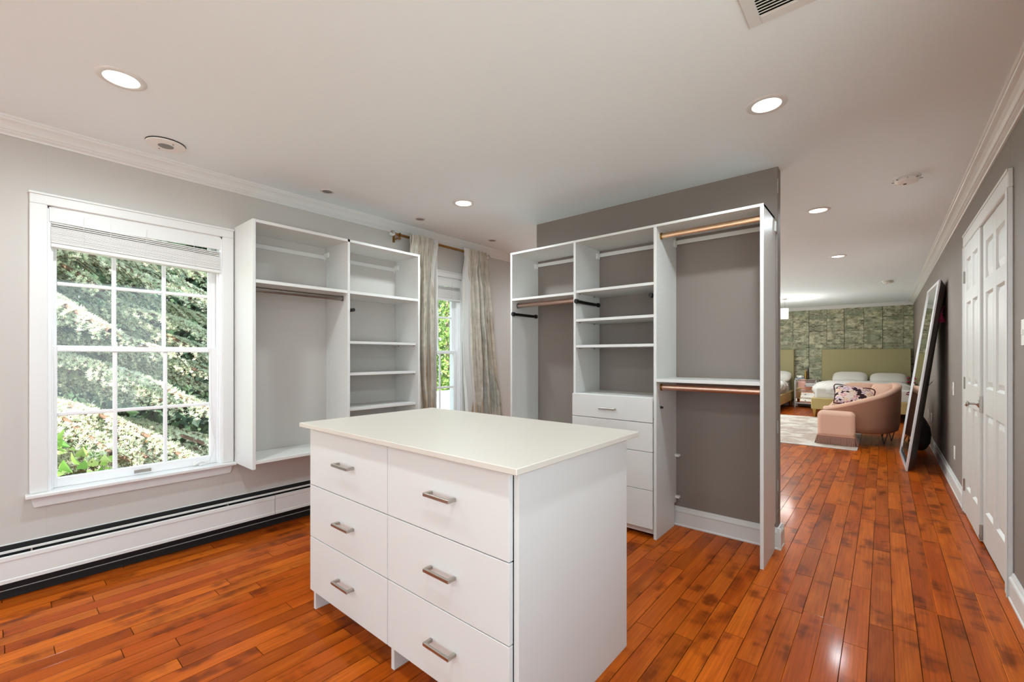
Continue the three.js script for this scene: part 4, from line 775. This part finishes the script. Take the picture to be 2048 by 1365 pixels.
const leafMat = (c) => mat(c, 0.7, { side: THREE.DoubleSide, transmission: 0.25, thickness: 0 });
{ // weeping cedar with pale needles, its boughs sweeping past the large window
  const t = thing('cedar_tree', 'pale silvery cedar with drooping boughs filling the large window', 'tree', [-7.2, -3.2, -0.6]);
  const bark = mat(0x6a5344, 0.95), wood = [], mats = [];
  const T = [-7.2, -0.6];
  part('trunk', place(lathe([[0.2, -3.2], [0.16, -1.5], [0.13, 0.5], [0.1, 2.2], [0.05, 4.2], [0, 4.6]], 12), T[0], 0, T[1]), bark, t);
  const up = new THREE.Vector3(0, 1, 0);
  const spray = (p, dir, len, n) => {
    const side = new THREE.Vector3().crossVectors(dir, up).normalize();
    const c = []; for (let i = 0; i <= 4; i++) { const s = i / 4; c.push(p.clone().addScaledVector(dir, len * s).add(new THREE.Vector3(0, -0.45 * len * s * s, 0))); }
    const cv = new THREE.CatmullRomCurve3(c); wood.push(new THREE.TubeGeometry(cv, 4, 0.004, 4));
    for (let i = 0; i < n; i++) {
      const s = (i + 0.5) / n, q = cv.getPoint(s);
      dummy.position.copy(q).add(new THREE.Vector3(rr(-0.012, 0.012), rr(-0.004, 0.012), rr(-0.012, 0.012)));
      dummy.rotation.set(rr(-0.7, 0.7), rr(0, 6.28), rr(-0.7, 0.7)); const k = rr(0.026, 0.044); dummy.scale.set(k, k * rr(0.7, 1), k); dummy.updateMatrix(); mats.push(dummy.matrix.clone());
    }
  };
  for (let b = 0; b < 96; b++) {
    const y0 = -1.3 + 4.5 * (b / 95) + rr(-0.1, 0.1), az = rr(-0.25, 1.5), len = rr(1.7, 3.5), base = new THREE.Vector3(T[0], y0, -T[1]);
    const hd = new THREE.Vector3(Math.sin(az) * 0.8 + 0.1, 0, -Math.cos(az)), c = [];
    for (let i = 0; i <= 6; i++) { const s = i / 6; c.push(base.clone().addScaledVector(hd, len * s).add(new THREE.Vector3(rr(-0.05, 0.05), (0.32 * s - 0.62 * s * s) * len * 0.6 + rr(-0.04, 0.04), rr(-0.05, 0.05)))); }
    const cv = new THREE.CatmullRomCurve3(c); if (c[6].x > -4.4) continue;
    wood.push(new THREE.TubeGeometry(cv, 12, 0.018, 5));
    const n = Math.floor(len / 0.055);
    for (let i = 3; i < n; i++) for (const s of [-1, 1]) {
      const f = i / n, p = cv.getPoint(f), tg = cv.getTangent(f), sd = new THREE.Vector3().crossVectors(tg, up).normalize().multiplyScalar(s);
      const l = lerp(0.5, 0.16, f) * rr(0.55, 1.15); if (rnd() < 0.12) continue;
      spray(p, sd.multiplyScalar(0.8).addScaledVector(tg, 0.65).add(new THREE.Vector3(0, rr(-0.15, 0.2), 0)).normalize(), l, Math.ceil(l / 0.021));
    }
  }
  part('branches', wood, bark, t);
  const f = instanced('needles', tuftGeo, mat(0xffffff, 0.8, { side: THREE.DoubleSide, transmission: 0.3, thickness: 0 }), mats.map((m) => new THREE.Matrix4().makeTranslation(7.2, 3.2, -0.6).multiply(m)), t, () => new THREE.Color().setRGB(...mix3([0.48, 0.56, 0.36], [0.9, 0.9, 0.74], rnd())));
  console.log('cedar tufts', mats.length);
}
function leafTree(name, label, cat, x, d, base, blobs, n, size, colA, colB, trunkR) {
  const t = thing(name, label, cat, [x, base, d]), mats = [];
  for (let i = 0; i < n; i++) {
    const b = blobs[Math.floor(rnd() * blobs.length)], v = new THREE.Vector3(rr(-1, 1), rr(-1, 1), rr(-1, 1)); if (v.length() > 1) { i--; continue; }
    v.normalize().multiplyScalar(Math.pow(rnd(), 0.45) + 0.1 * rnd());
    dummy.position.set(b[0] + v.x * b[3], b[1] + v.y * b[4] - base, v.z * b[5] - b[2]); dummy.rotation.set(rr(0, 6.28), rr(0, 6.28), rr(0, 6.28)); const k = size * rr(0.6, 1.3); dummy.scale.set(k, k, k); dummy.updateMatrix(); mats.push(dummy.matrix.clone());
  }
  instanced('foliage', leafGeo, leafMat(0xffffff), mats, t, () => new THREE.Color().setRGB(...mix3(colA, colB, rnd())));
  if (trunkR) part('trunk', place(lathe([[trunkR * 1.3, base], [trunkR, base + 1.5], [trunkR * 0.7, base + 3.6], [trunkR * 0.3, base + 6]], 10), x, 0, d), mat(0x8d7a66, 0.95), t);
  return t;
}
leafTree('dense_tree', 'dark green dense tree standing behind the pale cedar', 'tree', -11, 1.4, -3.2, [[0, 0.4, 0, 1.7, 1.6, 2.2], [0, 2.6, 0.6, 1.6, 1.6, 2.2], [0.2, 0.4, 2.4, 1.5, 1.8, 1.6], [0, 2.8, 2.8, 1.5, 1.8, 1.8], [0, 4.6, 1.0, 1.4, 1.4, 2.4], [-0.6, 1.2, -2.0, 1.4, 2.6, 1.6]], 42000, 0.17, [0.02, 0.05, 0.025], [0.06, 0.13, 0.05], 0);
leafTree('hedge', 'dark green hedge across the garden below the cedar', 'hedge', -9.2, 1.8, -3.2, [[0, -2.2, 0, 0.6, 1.3, 2.2], [0.2, -1.9, 1.6, 0.6, 1.5, 1.6]], 7000, 0.11, [0.03, 0.08, 0.03], [0.1, 0.2, 0.07], 0);
leafTree('leafy_tree', 'bright green leafy tree seen through the narrow window', 'tree', -8.6, 7.6, -3.2, [[0, 1.2, 0, 1.0, 1.0, 1.3], [0, 2.6, 0.4, 1.1, 1.1, 1.5], [0.1, 0.2, -0.4, 1.0, 0.9, 1.3], [-0.2, 4.0, 0, 1.2, 1.2, 1.6], [0, 0.8, 1.4, 1, 1.3, 1]], 12000, 0.11, [0.1, 0.2, 0.03], [0.3, 0.45, 0.09], 0.1);
leafTree('dense_tree', 'dark tree behind the bright leafy tree at the narrow window', 'tree', -12.5, 10.2, -3.2, [[0, 1.4, 0, 1.8, 2.6, 2.6], [0, 3.8, 1.2, 1.8, 2.2, 2.6], [0, 0.4, -2, 1.6, 2.4, 1.8]], 9000, 0.14, [0.04, 0.09, 0.03], [0.12, 0.22, 0.06], 0.25);
leafTree('flowering_shrub', 'rusty orange shrub low in the garden behind the cedar', 'shrub', -9.6, 1.3, -3.2, [[0.3, -1.2, 0, 0.4, 0.6, 0.35], [0.3, -0.5, 0.1, 0.35, 0.5, 0.3]], 1600, 0.07, [0.3, 0.14, 0.05], [0.6, 0.36, 0.14], 0);
leafTree('leafy_shrub', 'yellow-green shrub low in the garden left of the rusty shrub', 'shrub', -9.2, 0.72, -3.2, [[0, -1.6, 0, 0.5, 0.9, 0.45], [0, -0.6, 0, 0.4, 0.6, 0.4]], 2600, 0.08, [0.24, 0.34, 0.05], [0.5, 0.6, 0.16], 0);
{ // broad leaves close to the glass, lower left
  const s = thing('broadleaf_shrub', 'shrub with large bright green leaves at the lower left of the window', 'shrub', [-4.6, -3.2, 0.36]);
  const shape = (() => { const P = [], U = [], I = []; for (let i = 0; i <= 6; i++) for (let j = 0; j <= 4; j++) { const t = i / 6, w = Math.sin(Math.PI * Math.pow(t, 0.75)) * 0.36, q = j / 2 - 1; P.push(q * w, t, 0.16 * Math.abs(q) * w * 3 - 0.25 * t * t); U.push(q, t); } for (let i = 0; i < 6; i++) for (let j = 0; j < 4; j++) { const a = i * 5 + j; I.push(a, a + 1, a + 5, a + 1, a + 6, a + 5); } const G = new THREE.BufferGeometry(); G.setAttribute('position', new THREE.Float32BufferAttribute(P, 3)); G.setAttribute('uv', new THREE.Float32BufferAttribute(U, 2)); G.setIndex(I); G.computeVertexNormals(); return G; })();
  const mats = [leafMat(new THREE.Color(0.3, 0.5, 0.1)), leafMat(new THREE.Color(0.5, 0.62, 0.22)), leafMat(new THREE.Color(0.14, 0.34, 0.05))];
  part('stem', [tube([V(-4.6, -3.2, 0.36), V(-4.62, -1.4, 0.34), V(-4.6, 0.3, 0.38)], 0.015, 6, 10), tube([V(-4.62, -1.0, 0.35), V(-4.5, -0.2, 0.5), V(-4.45, 0.22, 0.56)], 0.01, 6, 10)], mat(0x5d5a34, 0.9), s);
  for (let k = 0; k < 90; k++) {
    const d = rr(0.2, 0.62), yTop = 0.62 - Math.max(0, d - 0.3) * 0.75, y = yTop - Math.pow(rnd(), 1.3) * 0.6, x = -4.6 + rr(-0.22, 0.22), m = new THREE.Mesh(shape, mats[Math.floor(rnd() * 3)]);
    m.name = 'leaf'; m.position.set(x + 4.6, y + 3.2, 0.36 - d); m.rotation.set(rr(0.5, 1.5), rr(-1.2, 2.2), rr(-0.8, 0.8), 'YXZ'); const k2 = rr(0.07, 0.13); m.scale.set(k2, k2, k2); m.castShadow = m.receiveShadow = true; s.add(m);
  }
}
{ // white boarded balcony outside the narrow window
  const w = thing('balcony_wall', 'white boarded balcony wall outside the narrow window', 'wall', [-6.2, -3.2, 5]);
  part('core', bx(-6.32, -6.22, -3.2, 0.53, 3.7, 11.5, 0.002), mat(0xe8e8e6, 0.7), w);
  for (let k = 0; k < 7; k++) part('board', bx(-6.222, -6.2, 0.43 - k * 0.1, 0.524 - k * 0.1, 3.7, 11.5, 0.003), mat(0xf2f2f0, 0.6), w);
  part('cap', bx(-6.36, -6.16, 0.53, 0.555, 3.68, 11.52, 0.005), mat(0xf2f2f0, 0.6), w);
  const d = struct('unseen_balcony_floor');
  part('unseen_deck', bx(-6.22, XW - 0.16, -0.32, -0.16, 3.7, 11.5, 0.01), mat(0xd8dad8, 0.8), d);  // out of view, pale to reflect sunlight onto the bedroom ceiling
}
{ // white wall added out of view, reflecting the sun towards the bedroom
  const h = struct('added_bounce_wall');
  part('wall_surface', bx(-8.6, -8.4, -3.2, 4.5, 10.6, 17, 0.01), mat(0xececea, 0.8), h);
}
{ // pale house far behind, seen over the blind
  const h = thing('neighbour_house', 'white clapboard house far off above the blind', 'house', [-19, -3.2, 6.5]);
  part('body', bx(-22, -19.02, -3.2, 7.0, 4.9, 9, 0.01), mat(0xe6e6e4, 0.8), h);
  for (let k = 0; k < 24; k++) part('board', bx(-19.02, -18.99, 2.2 + k * 0.2, 2.38 + k * 0.2, 4.9, 9, 0.005), mat(0xf0f0ee, 0.7), h);
  part('roof', (() => { const s = new THREE.Shape([new THREE.Vector2(-9.2, 6.9), new THREE.Vector2(-4.7, 6.9), new THREE.Vector2(-6.95, 8.6)]); return new THREE.ExtrudeGeometry(s, { depth: 3.4, bevelEnabled: false }).applyMatrix4(new THREE.Matrix4().makeBasis(new THREE.Vector3(0, 0, 1), new THREE.Vector3(0, 1, 0), new THREE.Vector3(-1, 0, 0))).translate(-18.9, 0, 0); })(), mat(0x55524f, 0.9), h);
}

renderer.render(scene, camera);
